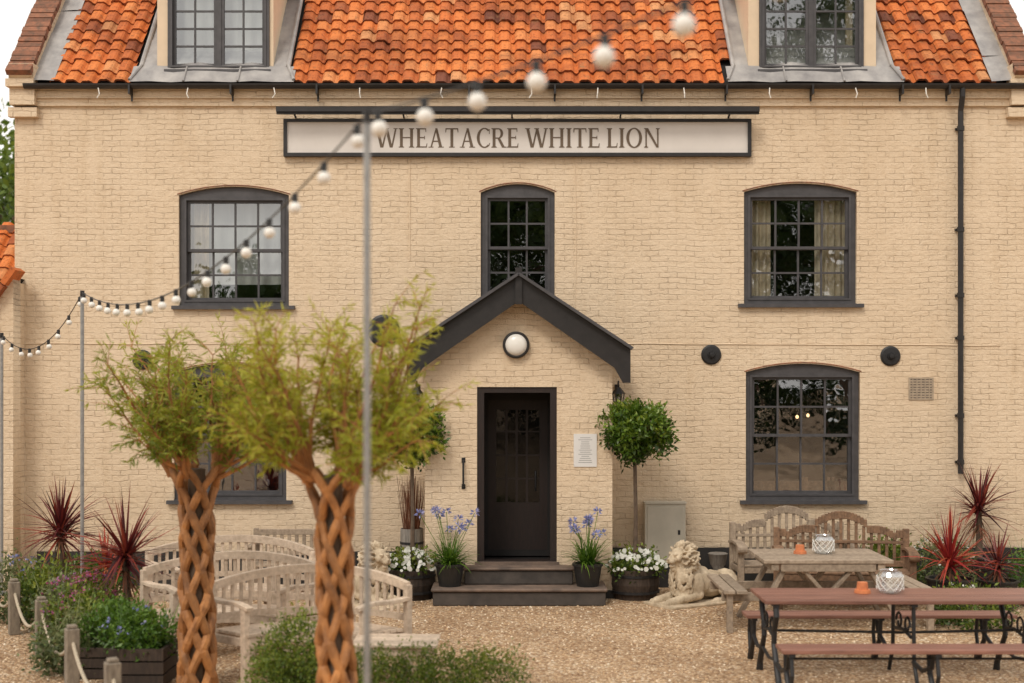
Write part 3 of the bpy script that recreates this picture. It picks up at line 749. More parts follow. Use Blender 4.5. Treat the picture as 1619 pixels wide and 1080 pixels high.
def baytree(name,x,y,cz,rx,rzz,tub_r,tub_h):
    m=MB(); tub(m,x,y,tub_r,tub_h)
    m.tube([(x,y,tub_h-.06),(x+.01,y,1.0),(x-.005,y,cz-.1)],[.03,.024,.022],8,'bark')
    for k in range(14):
        a=U(0,6.28); m.tube([(x,y,cz-.25),(x+math.cos(a)*rx*.4,y+math.sin(a)*rx*.4,cz),(x+math.cos(a)*rx*.75,y+math.sin(a)*rx*.75,cz+U(-.1,.2))],[.012,.008,.003],5,'bark')
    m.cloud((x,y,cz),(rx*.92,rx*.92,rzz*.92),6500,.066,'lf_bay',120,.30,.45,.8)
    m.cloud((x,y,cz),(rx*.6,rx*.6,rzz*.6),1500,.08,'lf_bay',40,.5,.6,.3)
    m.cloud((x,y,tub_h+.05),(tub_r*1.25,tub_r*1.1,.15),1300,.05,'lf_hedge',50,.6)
    for k in range(140):
        a=U(0,6.28);q=math.sqrt(R())*tub_r*1.35; px_,py_=x+math.cos(a)*q,y+math.sin(a)*q; pz=tub_h+.22-.20*(q/tub_r/1.35)**2+U(-.03,.03)
        n=Vector((U(-.5,.5),-1+U(-.4,.4),U(0,1))).normalized()
        e1=n.cross(Vector((0,0,1))).normalized();e2=n.cross(e1); s_=U(.018,.032)
        m.face([Vector((px_,py_,pz))+e1*s_*math.cos(j*1.047)+e2*s_*math.sin(j*1.047) for j in range(6)],'fl_white')
    return m.build(name)
baytree('bay_tree',1.50,-1.0,2.03,.48,.37,.30,.36)
baytree('bay_tree',-1.22,-1.0,2.0,.50,.37,.30,.36)
def agap(name,x,y,z):
    m=MB(); m.lathe([(.001,0),(.13,0),(.17,.24),(.185,.24),(.185,.27),(.16,.27),(.155,.25),(.001,.25)],(x,y,z),20,'potblack')
    for k in range(150):
        a=U(0,6.28);el=U(.5,1.45);m.strap((x+U(-.07,.07),y+U(-.07,.07),z+.25),(math.cos(a)*math.cos(el),math.sin(a)*math.cos(el),math.sin(el)),U(.28,.5),.02,U(.5,1.4),'lf_strap',5)
    for k in range(11):
        a=U(0,6.28);q=U(.05,.36);tx,ty,tz=x+math.cos(a)*q*1.15,y+math.sin(a)*q,z+U(.60,.9)
        m.tube([(x+U(-.05,.05),y,z+.25),((x+tx)/2,(y+ty)/2,z+.55),(tx,ty,tz)],.004,5,'lf_strap',.8)
        for j in range(26):
            v=Vector((U(-1,1),U(-1,1),U(-.5,1))).normalized(); m.leaf((tx+v.x*.02,ty+v.y*.02,tz+v.z*.02),v,.055,.02,'fl_blue')
    return m.build(name,None)
agap('agapanthus_pot',-.74,-1.40,.205); agap('agapanthus_pot',.90,-1.40,.205)
m=MB(); tub(m,-1.27,-.38,.15,.78,'greybarrel')
for k in range(90):
    a=U(0,6.28);q=U(0,.1); m.tube([(-1.27+math.cos(a)*q,-.38+math.sin(a)*q,.7),(-1.27+math.cos(a)*q*1.8+U(-.03,.03),-.38+math.sin(a)*q*1.8,U(1.2,1.45))],[.005,.002],4,'twig')
m.build('twig_barrel')
m=MB(); m.lathe([(.001,0),(.08,0),(.05,.04),(.04,.1),(.1,.2),(.12,.32),(.13,.33),(.11,.34),(.001,.33)],(2.62,-.3,.12),18,'greybarrel'); m.b2(2.5,2.74,-.42,-.18,0,.12,'plinth'); m.build('garden_urn',None,True)
# ---------------------------------------------------------------- willows
def willow(name,x,y,h,r,mat,seed,spread,nl=30,tall=.75,dens=15):
    random.seed(seed); m=MB()
    nst=5;P=1.75;tops=[]
    lean=(U(-.03,.03),U(-.03,.03))
    ph=[U(-.14,.14) for _ in range(20)]
    for s_ in (-1,1):
        for k in range(nst):
            pts=[];rad=[];n=46
            for i in range(n+1):
                z=h*i/n; a=k*2*math.pi/nst+s_*2*math.pi*z/P+(.3 if s_>0 else 0)+ph[k+(5 if s_>0 else 0)]+.12*math.sin(z*4+k*1.7)
                rr=r*(1.0-.16*math.sin(z/h*math.pi)+.06*math.sin(z*9+k))+(.004*s_*math.sin(nst*2*math.pi*z/P*2))
                if z>h*.86: rr+= (z/h-.86)*r*4.5
                pts.append((x+lean[0]*z+rr*math.cos(a),y+lean[1]*z+rr*math.sin(a),z)); rad.append(r*.32*(1-.25*z/h)*(1+.10*math.sin(z*23+k*2)+.05*math.sin(z*61+k)))
            m.tube(pts,rad,8,'willowbark'); tops.append((Vector(pts[-1]),Vector(pts[-1])-Vector(pts[-4])))
    m.tube([(x,y,0),(x+lean[0]*h,y+lean[1]*h,h*.98)],[r*.6,r*.55],8,'bark')
    C=Vector((x+lean[0]*h,y+lean[1]*h,h))
    for i in range(nl):
        t,dv=tops[i%len(tops)]
        out=Vector((t.x-C.x,t.y-C.y,0)).normalized(); a=U(-.6,.6); out=Vector((out.x*math.cos(a)-out.y*math.sin(a),out.x*math.sin(a)+out.y*math.cos(a),0))
        low=(i%4==0)
        up=U(.25,.7) if low else U(.8,4.2); d=(out*U(.7,1.2)+Vector((0,0,up))).normalized()
        Lm=spread*U(.6,.95) if up<1.4 else tall*U(.55,1.1)
        pts=[t-Vector((0,0,U(.0,.12)))];p=pts[0].copy();n=8
        for k in range(n):
            d=(d+Vector((U(-.22,.22),U(-.22,.22),U(-.06,.14)))).normalized(); p=p+d*Lm/n; pts.append(p.copy())
        m.tube(pts,[.020-.0020*k for k in range(n+1)],6,'willowbark')
        sh=R()
        for k in range(2,n+1):
            for q in range(3 if k>2 else 2):
                td=(d*.9+Vector((U(-1,1),U(-1,1),U(-.6,.9)))).normalized(); tp=pts[k].copy(); tl=U(.10,.30); tps=[tp.copy()]
                for w_ in range(5):
                    td=(td+Vector((0,0,-.09))).normalized(); tp=tp+td*tl/5; tps.append(tp.copy())
                m.tube(tps,[.004,.0035,.003,.0025,.002,.0015],3,'willowbark')
                for lf in range(dens):
                    f=U(.1,1)*5; i0=min(4,int(f)); bp=tps[i0].lerp(tps[i0+1],f-i0)
                    ld_=(td*.8+Vector((U(-1,1),U(-1,1),U(-.9,.6)))).normalized()
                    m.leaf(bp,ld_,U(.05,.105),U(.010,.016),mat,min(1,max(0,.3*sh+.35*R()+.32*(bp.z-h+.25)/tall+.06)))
    return m.build(name)
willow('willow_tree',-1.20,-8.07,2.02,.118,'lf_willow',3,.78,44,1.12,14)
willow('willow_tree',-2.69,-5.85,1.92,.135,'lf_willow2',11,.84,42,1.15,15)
random.seed(21)
# ---------------------------------------------------------------- low hedge & border plants
h=MB()
for k in range(9):
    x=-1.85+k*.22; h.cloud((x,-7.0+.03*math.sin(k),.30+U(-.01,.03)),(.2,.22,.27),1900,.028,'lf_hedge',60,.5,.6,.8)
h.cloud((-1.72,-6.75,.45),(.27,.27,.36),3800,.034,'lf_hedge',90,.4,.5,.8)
h.build('box_hedge')
def mound(name,x,y,z,rx,ry,rz_,n,size,mat,flower=None,nf=0):
    m=MB(); m.cloud((x,y,z),(rx,ry,rz_),n,size,mat,60,.45,.5,.8)
    for k in range(18):
        a=U(0,6.28);q=R(); m.strap((x+math.cos(a)*rx*q,y+math.sin(a)*ry*q,z),(U(-.4,.4),U(-.4,.4),1),rz_*U(1.1,1.7),.012,.4,mat,3)
    for k in range(nf):
        a=U(0,6.28);b=U(.1,1.4);v=Vector((math.cos(a)*math.cos(b)*rx,math.sin(a)*math.cos(b)*ry,math.sin(b)*rz_)); 
        p=Vector((x,y,z))+v*U(1,1.15)
        for j in range(4): m.leaf(p+Vector((U(-.01,.01),U(-.01,.01),U(-.01,.01))),(U(-1,1),U(-1,1),U(-.2,1)),.03,.022,flower)
    return m.build(name)
mound('lavender_plant',-4.55,-3.5,.3,.35,.3,.3,1900,.05,'lf_gray','fl_pink',60)
mound('border_shrub',-4.9,-3.0,.35,.35,.35,.33,2200,.055,'lf_hedge')
mound('border_shrub',-5.5,-2.6,.3,.4,.35,.4,2200,.055,'lf_gray','fl_blue',40)
mound('border_shrub',-4.1,-4.6,.3,.33,.3,.32,2000,.05,'lf_hedge','fl_pink',40)
mound('border_shrub',-3.95,-5.25,.25,.3,.3,.3,2000,.05,'lf_gray')
mound('border_shrub',-3.6,-5.2,.36,.3,.28,.24,2600,.05,'lf_strap')
mound('border_shrub',-3.25,-5.6,.42,.3,.25,.22,2600,.045,'lf_strap','fl_blue',15)
mound('geranium_plant',-4.2,-3.9,.45,.22,.22,.25,1000,.05,'lf_hedge','fl_pink',90)
mound('border_shrub',-5.0,-1.5,.25,.5,.3,.3,2000,.06,'lf_strap')
pl=MB()
def planter(m,x0,x1,y0,y1,h):
    for k in range(3):
        z0=k*h/3+.01;z1=(k+1)*h/3-.004
        m.b2(x0,x1,y0,y0+.03,z0,z1,'barrelw');m.b2(x0,x1,y1-.03,y1,z0,z1,'barrelw');m.b2(x0,x0+.03,y0+.031,y1-.031,z0,z1,'barrelw');m.b2(x1-.03,x1,y0+.031,y1-.031,z0,z1,'barrelw')
    m.face([(x0+.02,y0+.02,h-.04),(x1-.02,y0+.02,h-.04),(x1-.02,y1-.02,h-.04),(x0+.02,y1-.02,h-.04)],'soil')
planter(pl,-3.45,-2.98,-5.85,-5.35,.34); pl.build('wooden_planter')
pl=MB(); planter(pl,-3.95,-3.5,-5.5,-5.0,.28); pl.build('wooden_planter')
mound('border_shrub',4.6,-1.0,.35,.4,.3,.35,1800,.055,'lf_hedge')
mound('border_shrub',5.2,-1.1,.35,.4,.3,.35,1800,.055,'lf_gray','fl_white',40)
mound('border_shrub',6.2,-1.6,.3,.4,.35,.4,1800,.055,'lf_strap')
mound('border_shrub',4.9,-3.0,.18,.4,.35,.25,1600,.055,'lf_hedge','fl_white',20)
m=MB()
for k in range(26):
    a=U(0,6.28);el=U(.4,1.4); m.strap((6.05,-3.0,.1),(math.cos(a)*math.cos(el),math.sin(a)*math.cos(el),math.sin(el)),U(.7,1.15),.035,.35,'lf_strap',5)
m.build('phormium_plant')
fe=empty('rope_fence'); pts=[(-5.9,-2.2),(-5.18,-3.38),(-4.48,-4.55),(-3.70,-6.03),(-2.95,-7.39),(-2.4,-8.6)]
m=MB()
for (x,y) in pts: m.box((x,y,.275),(.11,.11,.55),'post',(0,0,.5)); m.box((x,y,.565),(.08,.08,.03),'post',(0,0,.5))
m.build('posts',fe,bevel=.008)
m=MB()
for a,b in zip(pts,pts[1:]):
    P=[]
    for k in range(15):
        t=k/14; P.append((a[0]+(b[0]-a[0])*t-.0,a[1]+(b[1]-a[1])*t,.46-.26*4*t*(1-t)))
    m.tube(P,.016,7,'rope')
m.build('rope',fe,True)
# ---------------------------------------------------------------- festoon lights
def pole(x,y,h,r):
    m=MB(); m.tube([(x,y,0),(x,y,h)],r,12,'galv'); m.lathe([(.001,.02),(r*1.15,.02),(r*1.15,-.04)],(x,y,h),12,'black'); m.tube([(x,y-r,h-.05),(x,y-r-.03,h-.03),(x,y-r-.03,h+.0)],.004,5,'black')
    m.lathe([(.001,.04),(.07,.04),(.08,0)],(x,y,0),12,'galv'); m.build('light_pole')
A=(-6.32,-.75,3.22);B=(-4.53,-3.2,3.57);C=(-.67,-11.06,3.85);Dp=(1.6,-14.43,4.02)
pole(A[0],A[1],A[2],.02);pole(B[0],B[1],B[2],.02);pole(C[0],C[1],C[2],.016);pole(Dp[0],Dp[1],Dp[2],.018)
fs=MB();fb=MB()
def festoon(a,b,sag,sp,r):
    a=Vector(a);b=Vector(b);L_=(b-a).length;n=max(12,int(L_/.12))
    f=lambda t:a.lerp(b,t)-Vector((0,0,sag*4*t*(1-t)))
    fs.tube([f(k/n) for k in range(n+1)],.0055,6,'socket')
    k=.25
    while k*sp<L_:
        p=f(k*sp/L_); sw=U(-.008,.008)
        fs.lathe([(.006,.008),(.017,.004),(.018,-.035),(.014,-.045)],p,10,'socket')
        c=p+Vector((sw,sw,-.045-r*.85))
        prof=[(.012,r*.98)]+[(r*math.sin(q*math.pi/10),r*math.cos(q*math.pi/10)) for q in range(2,11)]
        fb.lathe([(max(q[0],.0008),q[1]) for q in prof],c,14,'white')
        k+=1
festoon((-7.6,-.6,2.75),A,.12,.42,.026);festoon(A,B,.36,.36,.03);festoon(B,C,.42,.5,.033);festoon(C,Dp,.10,.42,.038)
fe=empty('festoon_lights');fs.build('cable',fe);fb.build('bulbs',fe,True)
# ---------------------------------------------------------------- benches
def curved_bench(name,cx,yb,Rr,A_,mat,hc=.95,he=.84):
    m=MB();cy=yb-Rr; zt=lambda a:he+(hc-he)*(math.cos(a/A_*math.pi/2))
    for k in range(7):
        r0=Rr-.50+k*.068; m.arcband(cx,cy,r0,r0+.055,lambda a:(.41,.435),-A_,A_,16,mat)
    m.arcband(cx,cy,Rr-.49,Rr-.46,lambda a:(.33,.408),-A_*.98,A_*.98,16,mat)
    m.arcband(cx,cy,Rr-.03,Rr,lambda a:(.33,.408),-A_*.98,A_*.98,16,mat)
    m.arcband(cx,cy,Rr-.005,Rr+.05,lambda a:(zt(a)-.075,zt(a)),-A_,A_,20,mat)
    m.arcband(cx,cy,Rr+.0,Rr+.035,lambda a:(.50,.555),-A_,A_,20,mat)
    n=int(2*A_*Rr/.082)
    for k in range(n):
        a=-A_+2*A_*(k+.5)/n; z1=zt(a)-.07
        m.box((cx+(Rr+.018)*math.sin(a),cy+(Rr+.018)*math.cos(a),(.555+z1)/2),(.034,.016,z1-.553),mat,(0,0,-a))
    for a in (-A_,-A_/3,A_/3,A_):
        e=abs(a)==A_
        m.box((cx+(Rr+.02)*math.sin(a),cy+(Rr+.02)*math.cos(a),(zt(a)-.02)/2 if e else .27),(.065,.055,zt(a)-.02 if e else .53),mat,(0,0,-a))
        ar=(Rr-.45)
        m.box((cx+ar*math.sin(a),cy+ar*math.cos(a),.33 if e else .2),(.06,.06,.66 if e else .4),mat,(0,0,-a))
        m.box((cx+(Rr-.22)*math.sin(a),cy+(Rr-.22)*math.cos(a),.36),(.04,.44,.07),mat,(0,0,-a))
        if e:
            rad=Vector((math.sin(a),math.cos(a),0)); c0=Vector((cx,cy,0))
            P=[c0+rad*(Rr+.02)+Vector((0,0,.70)),c0+rad*(Rr-.15)+Vector((0,0,.685)),c0+rad*(Rr-.35)+Vector((0,0,.69)),c0+rad*(Rr-.52)+Vector((0,0,.655))]
            for p,q in zip(P,P[1:]): m.beam(p,q,.075,.035,mat)
    return m.build(name,bevel=.004)
curved_bench('curved_garden_bench',-1.80,-5.0,1.12,math.radians(50),'teak')
curved_bench('curved_garden_bench',-2.66,-4.05,1.12,math.radians(50),'teak')
curved_bench('curved_garden_bench',-3.0,-2.65,1.12,math.radians(50),'teak')
m=MB()
for k in range(7): m.box((-.98,-6.15+k*.075,.425),(.72,.062,.025),'teak',(0,0,-.06))
for x in (-1.27,-.69):
    for y in (-6.13,-5.74): m.box((x,y,.205),(.055,.055,.41),'teak')
    m.b2(x-.02,x+.02,-6.1,-5.77,.34,.405,'teak')
m.b2(-1.24,-.72,-6.15,-6.12,.34,.40,'teak'); m.b2(-1.24,-.72,-5.76,-5.73,.34,.40,'teak')
m.build('slatted_stool_table',bevel=.004)
def straight_bench(name,x,y,w,h,mat):
    m=MB()
    for k in range(5): m.b2(x-w/2,x+w/2,y-.42+k*.08,y-.42+k*.08+.065,.41,.435,mat)
    m.b2(x-w/2,x+w/2,y-.01,y+.02,h-.07,h,mat); m.b2(x-w/2,x+w/2,y-.01,y+.02,.5,.55,mat)
    n=int(w/.09)
    for k in range(n): xx=x-w/2+w*(k+.5)/n; m.b2(xx-.022,xx+.022,y-.003,y+.012,.55,h-.07,mat)
    for xx in (x-w/2,x+w/2):
        m.b2(xx-.03,xx+.03,y-.015,y+.035,0,h+.01,mat);m.b2(xx-.03,xx+.03,y-.44,y-.38,0,.64,mat);m.b2(xx-.035,xx+.035,y-.46,y-.016,.641,.67,mat)
    return m.build(name,bevel=.004)
straight_bench('garden_bench',-2.65,-.85,1.0,.82,'teak2')
def lutyens(name,x,y,w,mat,rot=0):
    m=MB()
    def zt(u):
        a=abs(u)
        if a<.42: return 1.10-.06*(a/.42)**2*2
        if a<.55: return .93
        if a<.86: return .93-.10*((a-.55)/.31)**2
        return .88
    n=40
    for k in range(n):
        u0=-1+2*k/n;u1=-1+2*(k+1)/n; xa,xb=u0*w/2,u1*w/2; z=zt((u0+u1)/2)
        m.b2(xa,xb,-.02,.025,z-.09,z,mat,.5)
    nv=int(w/.085)
    for k in range(nv):
        u=-1+2*(k+.5)/nv; m.b2(u*w/2-.018,u*w/2+.018,-.008,.012,.5,zt(u)-.09,mat)
    m.b2(-w/2,w/2,-.021,.022,.45,.52,mat);m.b2(-w/2,w/2,-.022,.021,.72,.755,mat)
    for k in range(6): m.b2(-w/2,w/2,-.48+k*.078,-.48+k*.078+.066,.41,.435,mat)
    for s_ in (-1,1):
        X=s_*w/2
        m.b2(X-.035,X+.035,-.03,.035,0,.90,mat);m.b2(X-.035,X+.035,-.50,-.43,0,.62,mat);m.b2(X-.02,X+.02,-.43,-.03,.33,.40,mat)
        P=[(X,0,.66),(X,-.2,.69),(X,-.42,.68),(X,-.52,.66)]
        for p,q in zip(P,P[1:]): m.beam(p,q,.11,.035,mat)
        m.tube([(X-.06,-.53,.625),(X+.06,-.53,.625)],.05,14,mat)
        for q in range(3): m.b2(X-.015,X+.015,-.36+q*.11,-.32+q*.11,.43,.665,mat)
        m.b2(X-.025,X+.025,-.45,-.01,.10,.16,mat)
    m.b2(-w/2,w/2,-.47,-.44,.33,.405,mat)
    o=m.build(name,bevel=.004);o.location=(x,y,0);o.rotation_euler=(0,0,rot);return o
lutyens('ornate_garden_bench',3.90,-1.45,1.5,'teak3',-.12)
lutyens('ornate_garden_bench',3.40,-.75,1.35,'teak2',.05)
m=MB(); X,Y=3.33,-2.75
for k in range(9): m.b2(X-.68,X+.68,Y-.50+k*.112,Y-.50+k*.112+.102,.715,.755,'teak2')
m.b2(X-.60,X-.52,Y-.48,Y+.48,.64,.713,'teak2');m.b2(X+.52,X+.60,Y-.48,Y+.48,.64,.713,'teak2');m.b2(X-.5,X+.5,Y-.49,Y-.45,.63,.712,'teak2')
for yy in (Y-.40,Y+.40):
    m.beam((X-.42,yy,.71),(X-.80,yy,0.0),.045,.10,'teak2',(0,1,0));m.beam((X+.42,yy,.71),(X+.80,yy,0),.045,.10,'teak2',(0,1,0))
    m.b2(X-1.12,X+1.12,yy-.07,yy-.026,.32,.41,'teak2')
    m.beam((X,yy-.02,.36),(X+.3,yy-.02,.70),.04,.08,'teak2',(0,1,0)); m.beam((X,yy-.02,.36),(X-.3,yy-.02,.70),.04,.08,'teak2',(0,1,0))
for s_ in (-1,1):
    for q in (0,1): m.b2(X+s_*(.93+q*.13)-.058,X+s_*(.93+q*.13)+.058,Y-.62,Y+.62,.412,.45,'teak2')
    m.b2(X+s_*1.05-.03,X+s_*1.05+.03,Y-.58,Y-.50,0,.411,'teak2')
m.build('picnic_table',bevel=.005)
t=empty('iron_picnic_table'); m=MB(); x0,x1=2.16,4.72
def slats(m,ya,yb,z,n,xa,xb):
    w_=(yb-ya)/n
    for k in range(n): m.b2(xa,xb,ya+k*w_+.004,ya+(k+1)*w_-.004,z-.032,z,'redwood')
slats(m,-5.88,-5.15,.755,6,x0,x1); slats(m,-6.50,-6.20,.455,3,x0+.02,x1-.02); slats(m,-4.86,-4.58,.455,3,x0+.02,x1-.02)
m.build('slats',t,bevel=.004)
m=MB(); yc=-5.52
for x in (x0+.10,(x0+x1)/2,x1-.30):
    for s_ in (-1,1):
        F=[(x,yc+s_*.30,.715),(x,yc+s_*.33,.62),(x,yc+s_*.24,.48),(x,yc+s_*.22,.36),(x,yc+s_*.32,.22),(x,yc+s_*.42,.08),(x,yc+s_*.44,.0)]
        if x!=(x0+x1)/2: m.tube(F,[.026,.026,.024,.024,.026,.028,.034],8,'iron')
        else: m.tube([F[0],F[-3],F[-1]],.018,8,'iron')
        m.tube([(x,yc+s_*.30,.22),(x,yc+s_*.55,.20),(x,yc+s_*.80,.28),(x,yc+s_*.84,.41)],.02,8,'iron')
        m.tube([(x,yc+s_*.72,.42),(x,yc+s_*.75,.22),(x,yc+s_*.84,.1),(x,yc+s_*.92,0)],[.022,.024,.024,.03],8,'iron')
        m.tube([(x,yc+s_*.93,.42),(x,yc+s_*.97,.25),(x,yc+s_*.92,.1),(x,yc+s_*.98,0)],.018,8,'iron')
        m.box((x,yc+s_*.83,.41),(.05,.30,.022),'iron')
        m.tube([(x,yc+s_*(.12+.09*math.cos(q*.7)*(1-q*.07)),.5+.09*math.sin(q*.7)*(1-q*.07)) for q in range(10)],.011,6,'iron')
    m.box((x,yc,.708),(.05,.68,.025),'iron'); m.tube([(x,yc-.24,.42),(x,yc,.45),(x,yc+.24,.42)],.016,8,'iron')
    if x!=(x0+x1)/2: m.tube([(x,yc-.3,.24),(x,yc,.20),(x,yc+.3,.24)],.016,8,'iron')
m.tube([(x0+.1,yc,.44),((x0+x1)/2,yc,.42),(x1-.3,yc,.44)],.012,8,'iron')
m.tube([(x0+.1,-6.35,.36),(x1-.3,-6.35,.36)],.010,8,'iron');m.tube([(x0+.1,-6.4,.07),(x1-.3,-6.4,.07)],.014,8,'iron')
m.build('iron_frame',t)
def potlant(x,y,z,dx=.24):
    m=MB(); m.lathe([(.001,.095),(.045,.095),(.052,.03),(.068,.03),(.072,0),(.001,0)],(x,y,z+.001),18,'terra'); m.build('terracotta_pot',None)
    m=MB(); prof=[(.001,0),(.085,0),(.10,.02),(.115,.06),(.115,.15),(.095,.185),(.085,.19),(.09,.20),(.085,.2)]
    m.lathe(prof,(x+dx,y+.02,z+.001),24,'lampglass')
    for k in range(12):
        for s_ in (-1,1):
            a=k*.5236; m.tube([(x+dx+.117*math.cos(a+s_*q*.26),y+.02+.117*math.sin(a+s_*q*.26),z+.03+q*.03) for q in range(5)],.0035,4,'white')
    m.lathe([(.001,.002),(.035,.002),(.035,.07),(.001,.07)],(x+dx,y+.02,z+.001),12,'white')
    m.build('glass_lantern')
potlant(3.10,-5.45,.756,.25); potlant(3.14,-2.72,.756,.26)
# ---------------------------------------------------------------- stone lions
import bmesh
def lion(name,x,y,ang,mirror=1,sc=1.0):
    bm=bmesh.new()
    def ell(c,r,rot=(0,0,0),sub=2):
        mt=Matrix.Translation(Vector((c[0],c[1]*mirror,c[2])))@Euler((rot[0]*mirror,rot[1],rot[2]*mirror)).to_matrix().to_4x4()@Matrix.Diagonal((*r,1))
        bmesh.ops.create_icosphere(bm,subdivisions=sub,radius=1,matrix=mt)
    def limb(a,b,ra,rb,n=7):
        a=Vector(a);b=Vector(b)
        for k in range(n+1):
            t_=k/n;p=a.lerp(b,t_);r=ra+(rb-ra)*t_; ell(p,(r,r,r))
    ell((-.42,0,.20),(.17,.155,.17));ell((-.2,0,.21),(.25,.135,.16));ell((.0,0,.25),(.22,.14,.19));ell((.12,0,.30),(.16,.15,.23))
    for s_ in (-1,1):
        ell((-.38,s_*.12,.18),(.15,.075,.155),(0,-.3,0)); limb((-.25,s_*.17,.14),(-.38,s_*.19,.05),.055,.045,5); limb((-.38,s_*.19,.045),(-.16,s_*.21,.04),.042,.04,6); ell((-.13,s_*.21,.042),(.065,.045,.042))
        for q in (-1,0,1): ell((-.075,s_*.21+q*.025,.032),(.026,.014,.026))
        ell((.10,s_*.12,.22),(.10,.07,.16)); limb((.08,s_*.13,.12),(.42,s_*.11,.065),.062,.05,8); ell((.46,s_*.11,.055),(.085,.062,.052))
        for q in (-1.5,-.5,.5,1.5): ell((.535,s_*.11+q*.027,.042),(.032,.0155,.034))
    limb((.10,0,.38),(.22,0,.50),.13,.11,5)
    ell((.15,0,.50),(.135,.165,.175));ell((.20,0,.34),(.12,.14,.19));ell((.24,0,.20),(.07,.09,.13))
    ell((.27,0,.545),(.10,.088,.10));ell((.28,0,.60),(.07,.07,.05))
    ell((.345,0,.515),(.065,.05,.045));ell((.385,.024,.50),(.036,.03,.03));ell((.385,-.024,.50),(.036,.03,.03));ell((.40,0,.528),(.026,.024,.018));ell((.355,0,.555),(.05,.022,.03),(0,.35,0))
    ell((.355,0,.447),(.045,.036,.022));ell((.34,0,.42),(.03,.03,.04))
    for s_ in (-1,1):
        ell((.345,s_*.042,.585),(.028,.026,.014),(0,.2,s_*.3));ell((.352,s_*.043,.562),(.013,.013,.011));ell((.31,s_*.066,.535),(.04,.03,.04))
        ell((.20,s_*.105,.655),(.018,.035,.036),(s_*-.4,0,0))
    rs=random.Random(5)
    for k in range(330):
        if rs.random()<.62:
            phi=rs.uniform(0,6.28);dep=rs.uniform(-.11,.10);rr=.175-abs(dep)*.35
            p=(.185+dep,math.cos(phi)*rr*.98,.52+math.sin(phi)*rr*1.02)
            if p[0]>.24 and abs(p[1])<.09 and p[2]>.44: continue
            ell(p,(.026,.045,.017),(phi+rs.uniform(-.3,.3),rs.uniform(-.5,.5),rs.uniform(-.4,.4)),1)
        else:
            phi=rs.uniform(-1.5,1.5);z_=rs.uniform(.12,.42);rr=.12+.03*math.sin((z_-.1)*9)
            ell((.19+math.cos(phi)*rr,math.sin(phi)*rr*1.15,z_),(.017,.018,.045),(rs.uniform(-.3,.3),rs.uniform(-.3,.3),0),1)
    P=[(-.56,0,.12),(-.60,.08,.06),(-.55,.19,.04),(-.42,.25,.035),(-.30,.27,.04)]
    for a,b in zip(P,P[1:]): limb(a,b,.026,.024,5)
    ell((-.25,.27,.045),(.06,.035,.035))
    bmesh.ops.create_cube(bm,size=1,matrix=Matrix.Translation((-.03,0,.015))@Matrix.Diagonal((1.2,.52,.03,1)))
    me=bpy.data.meshes.new(name);bm.to_mesh(me);bm.free();me.materials.append(M['stone'])
    o=bpy.data.objects.new(name,me);scene.collection.objects.link(o);o.location=(x,y,0);o.rotation_euler=(0,0,ang);o.scale=(sc,)*3
    r=o.modifiers.new('remesh','REMESH');r.mode='VOXEL';r.voxel_size=.0075;r.use_smooth_shade=True
    s_=o.modifiers.new('smooth','SMOOTH');s_.iterations=1;s_.factor=.5
    return o
lion('stone_lion',2.20,-1.38,math.radians(212),1,1.04)
lion('stone_lion',-1.78,-1.42,math.radians(-38),-1,1.04)
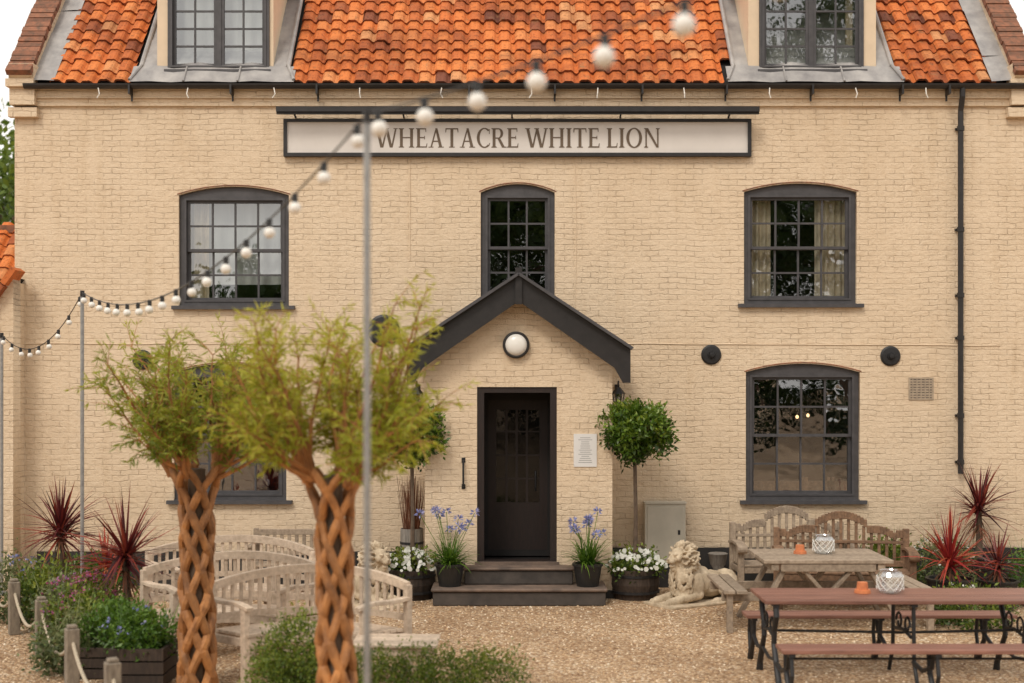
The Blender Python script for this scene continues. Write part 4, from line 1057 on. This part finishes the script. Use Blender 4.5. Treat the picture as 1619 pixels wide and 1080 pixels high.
# ---------------------------------------------------------------- trees
def bigtree(m,x,y,h,r,n,size=.35,base=0,mat='lf_tree'):
    m.tube([(x,y,base),(x+.1,y,h*.3),(x,y+.1,h*.6)],[.3,.24,.12],8,'bark')
    for k in range(7):
        a=U(0,6.28); m.tube([(x,y,h*.35),(x+math.cos(a)*r*.5,y+math.sin(a)*r*.5,h*.6),(x+math.cos(a)*r*.8,y+math.sin(a)*r*.8,h*.8)],[.12,.07,.02],6,'bark')
    m.cloud((x,y,h*.62),(r,r,h*.40),n,size,mat,70,.3,.7,.6)
m=MB(); bigtree(m,-12.2,11,8.9,2.9,8000,.17,0,'lf_treebg'); m.build('background_tree')
m=MB(); bigtree(m,-14.5,17,9.6,4,7000,.25,0,'lf_treebg'); m.build('background_tree')
m=MB()
for x,y,h_,r_ in ((2,-44,13,5),(9,-42,18,6),(15,-44,22,7),(23,-46,19,7),(-5,-50,8.5,5),(33,-48,14,7),(-13,-48,7.5,5),(-21,-50,7,5)):
    bigtree(m,x,y,h_,r_,4500,.6)
for k in range(10): m.cloud((-42+k*7,-56,1.6+U(-.3,.5)),(4.5,2,2.6),900,.6,'lf_tree',30,.4,.7,.6)
m.build('tree_row')
# ---------------------------------------------------------------- world, sun, camera
w=bpy.data.worlds.new('World');scene.world=w;w.use_nodes=True;nt=w.node_tree;bg=nt.nodes['Background']
sky=nt.nodes.new('ShaderNodeTexSky');sky.sky_type='NISHITA';sky.sun_disc=False
SE,SR=math.radians(48),math.radians(205)
sky.sun_elevation=SE;sky.sun_rotation=SR;sky.dust_density=3;sky.air_density=1
mx=nt.nodes.new('ShaderNodeMix');mx.data_type='RGBA';mx.inputs[0].default_value=.88
nt.links.new(sky.outputs[0],mx.inputs[6]);mx.inputs[7].default_value=(12.8,12.2,11.4,1)
nt.links.new(mx.outputs[2],bg.inputs[0]);bg.inputs[1].default_value=.1
sl_=bpy.data.lights.new('sun','SUN');sl_.energy=1.5;sl_.angle=math.radians(16);sl_.color=(1,.92,.81)
so=bpy.data.objects.new('sun',sl_);scene.collection.objects.link(so)
dirv=Vector((math.sin(SR)*math.cos(SE),math.cos(SR)*math.cos(SE),math.sin(SE)))
so.rotation_euler=dirv.to_track_quat('Z','Y').to_euler()
cam=bpy.data.cameras.new('camera');co=bpy.data.objects.new('camera',cam);scene.collection.objects.link(co)
co.location=(0,-17.2,2.6);co.rotation_euler=(math.radians(90),0,0)
cam.sensor_width=36;cam.lens=2100/1619*36;cam.shift_y=68/1619;cam.clip_end=1500
cam.dof.use_dof=True;cam.dof.focus_distance=16.4;cam.dof.aperture_fstop=1.05
scene.camera=co
scene.view_settings.view_transform='Standard';scene.view_settings.look='None';scene.view_settings.exposure=0
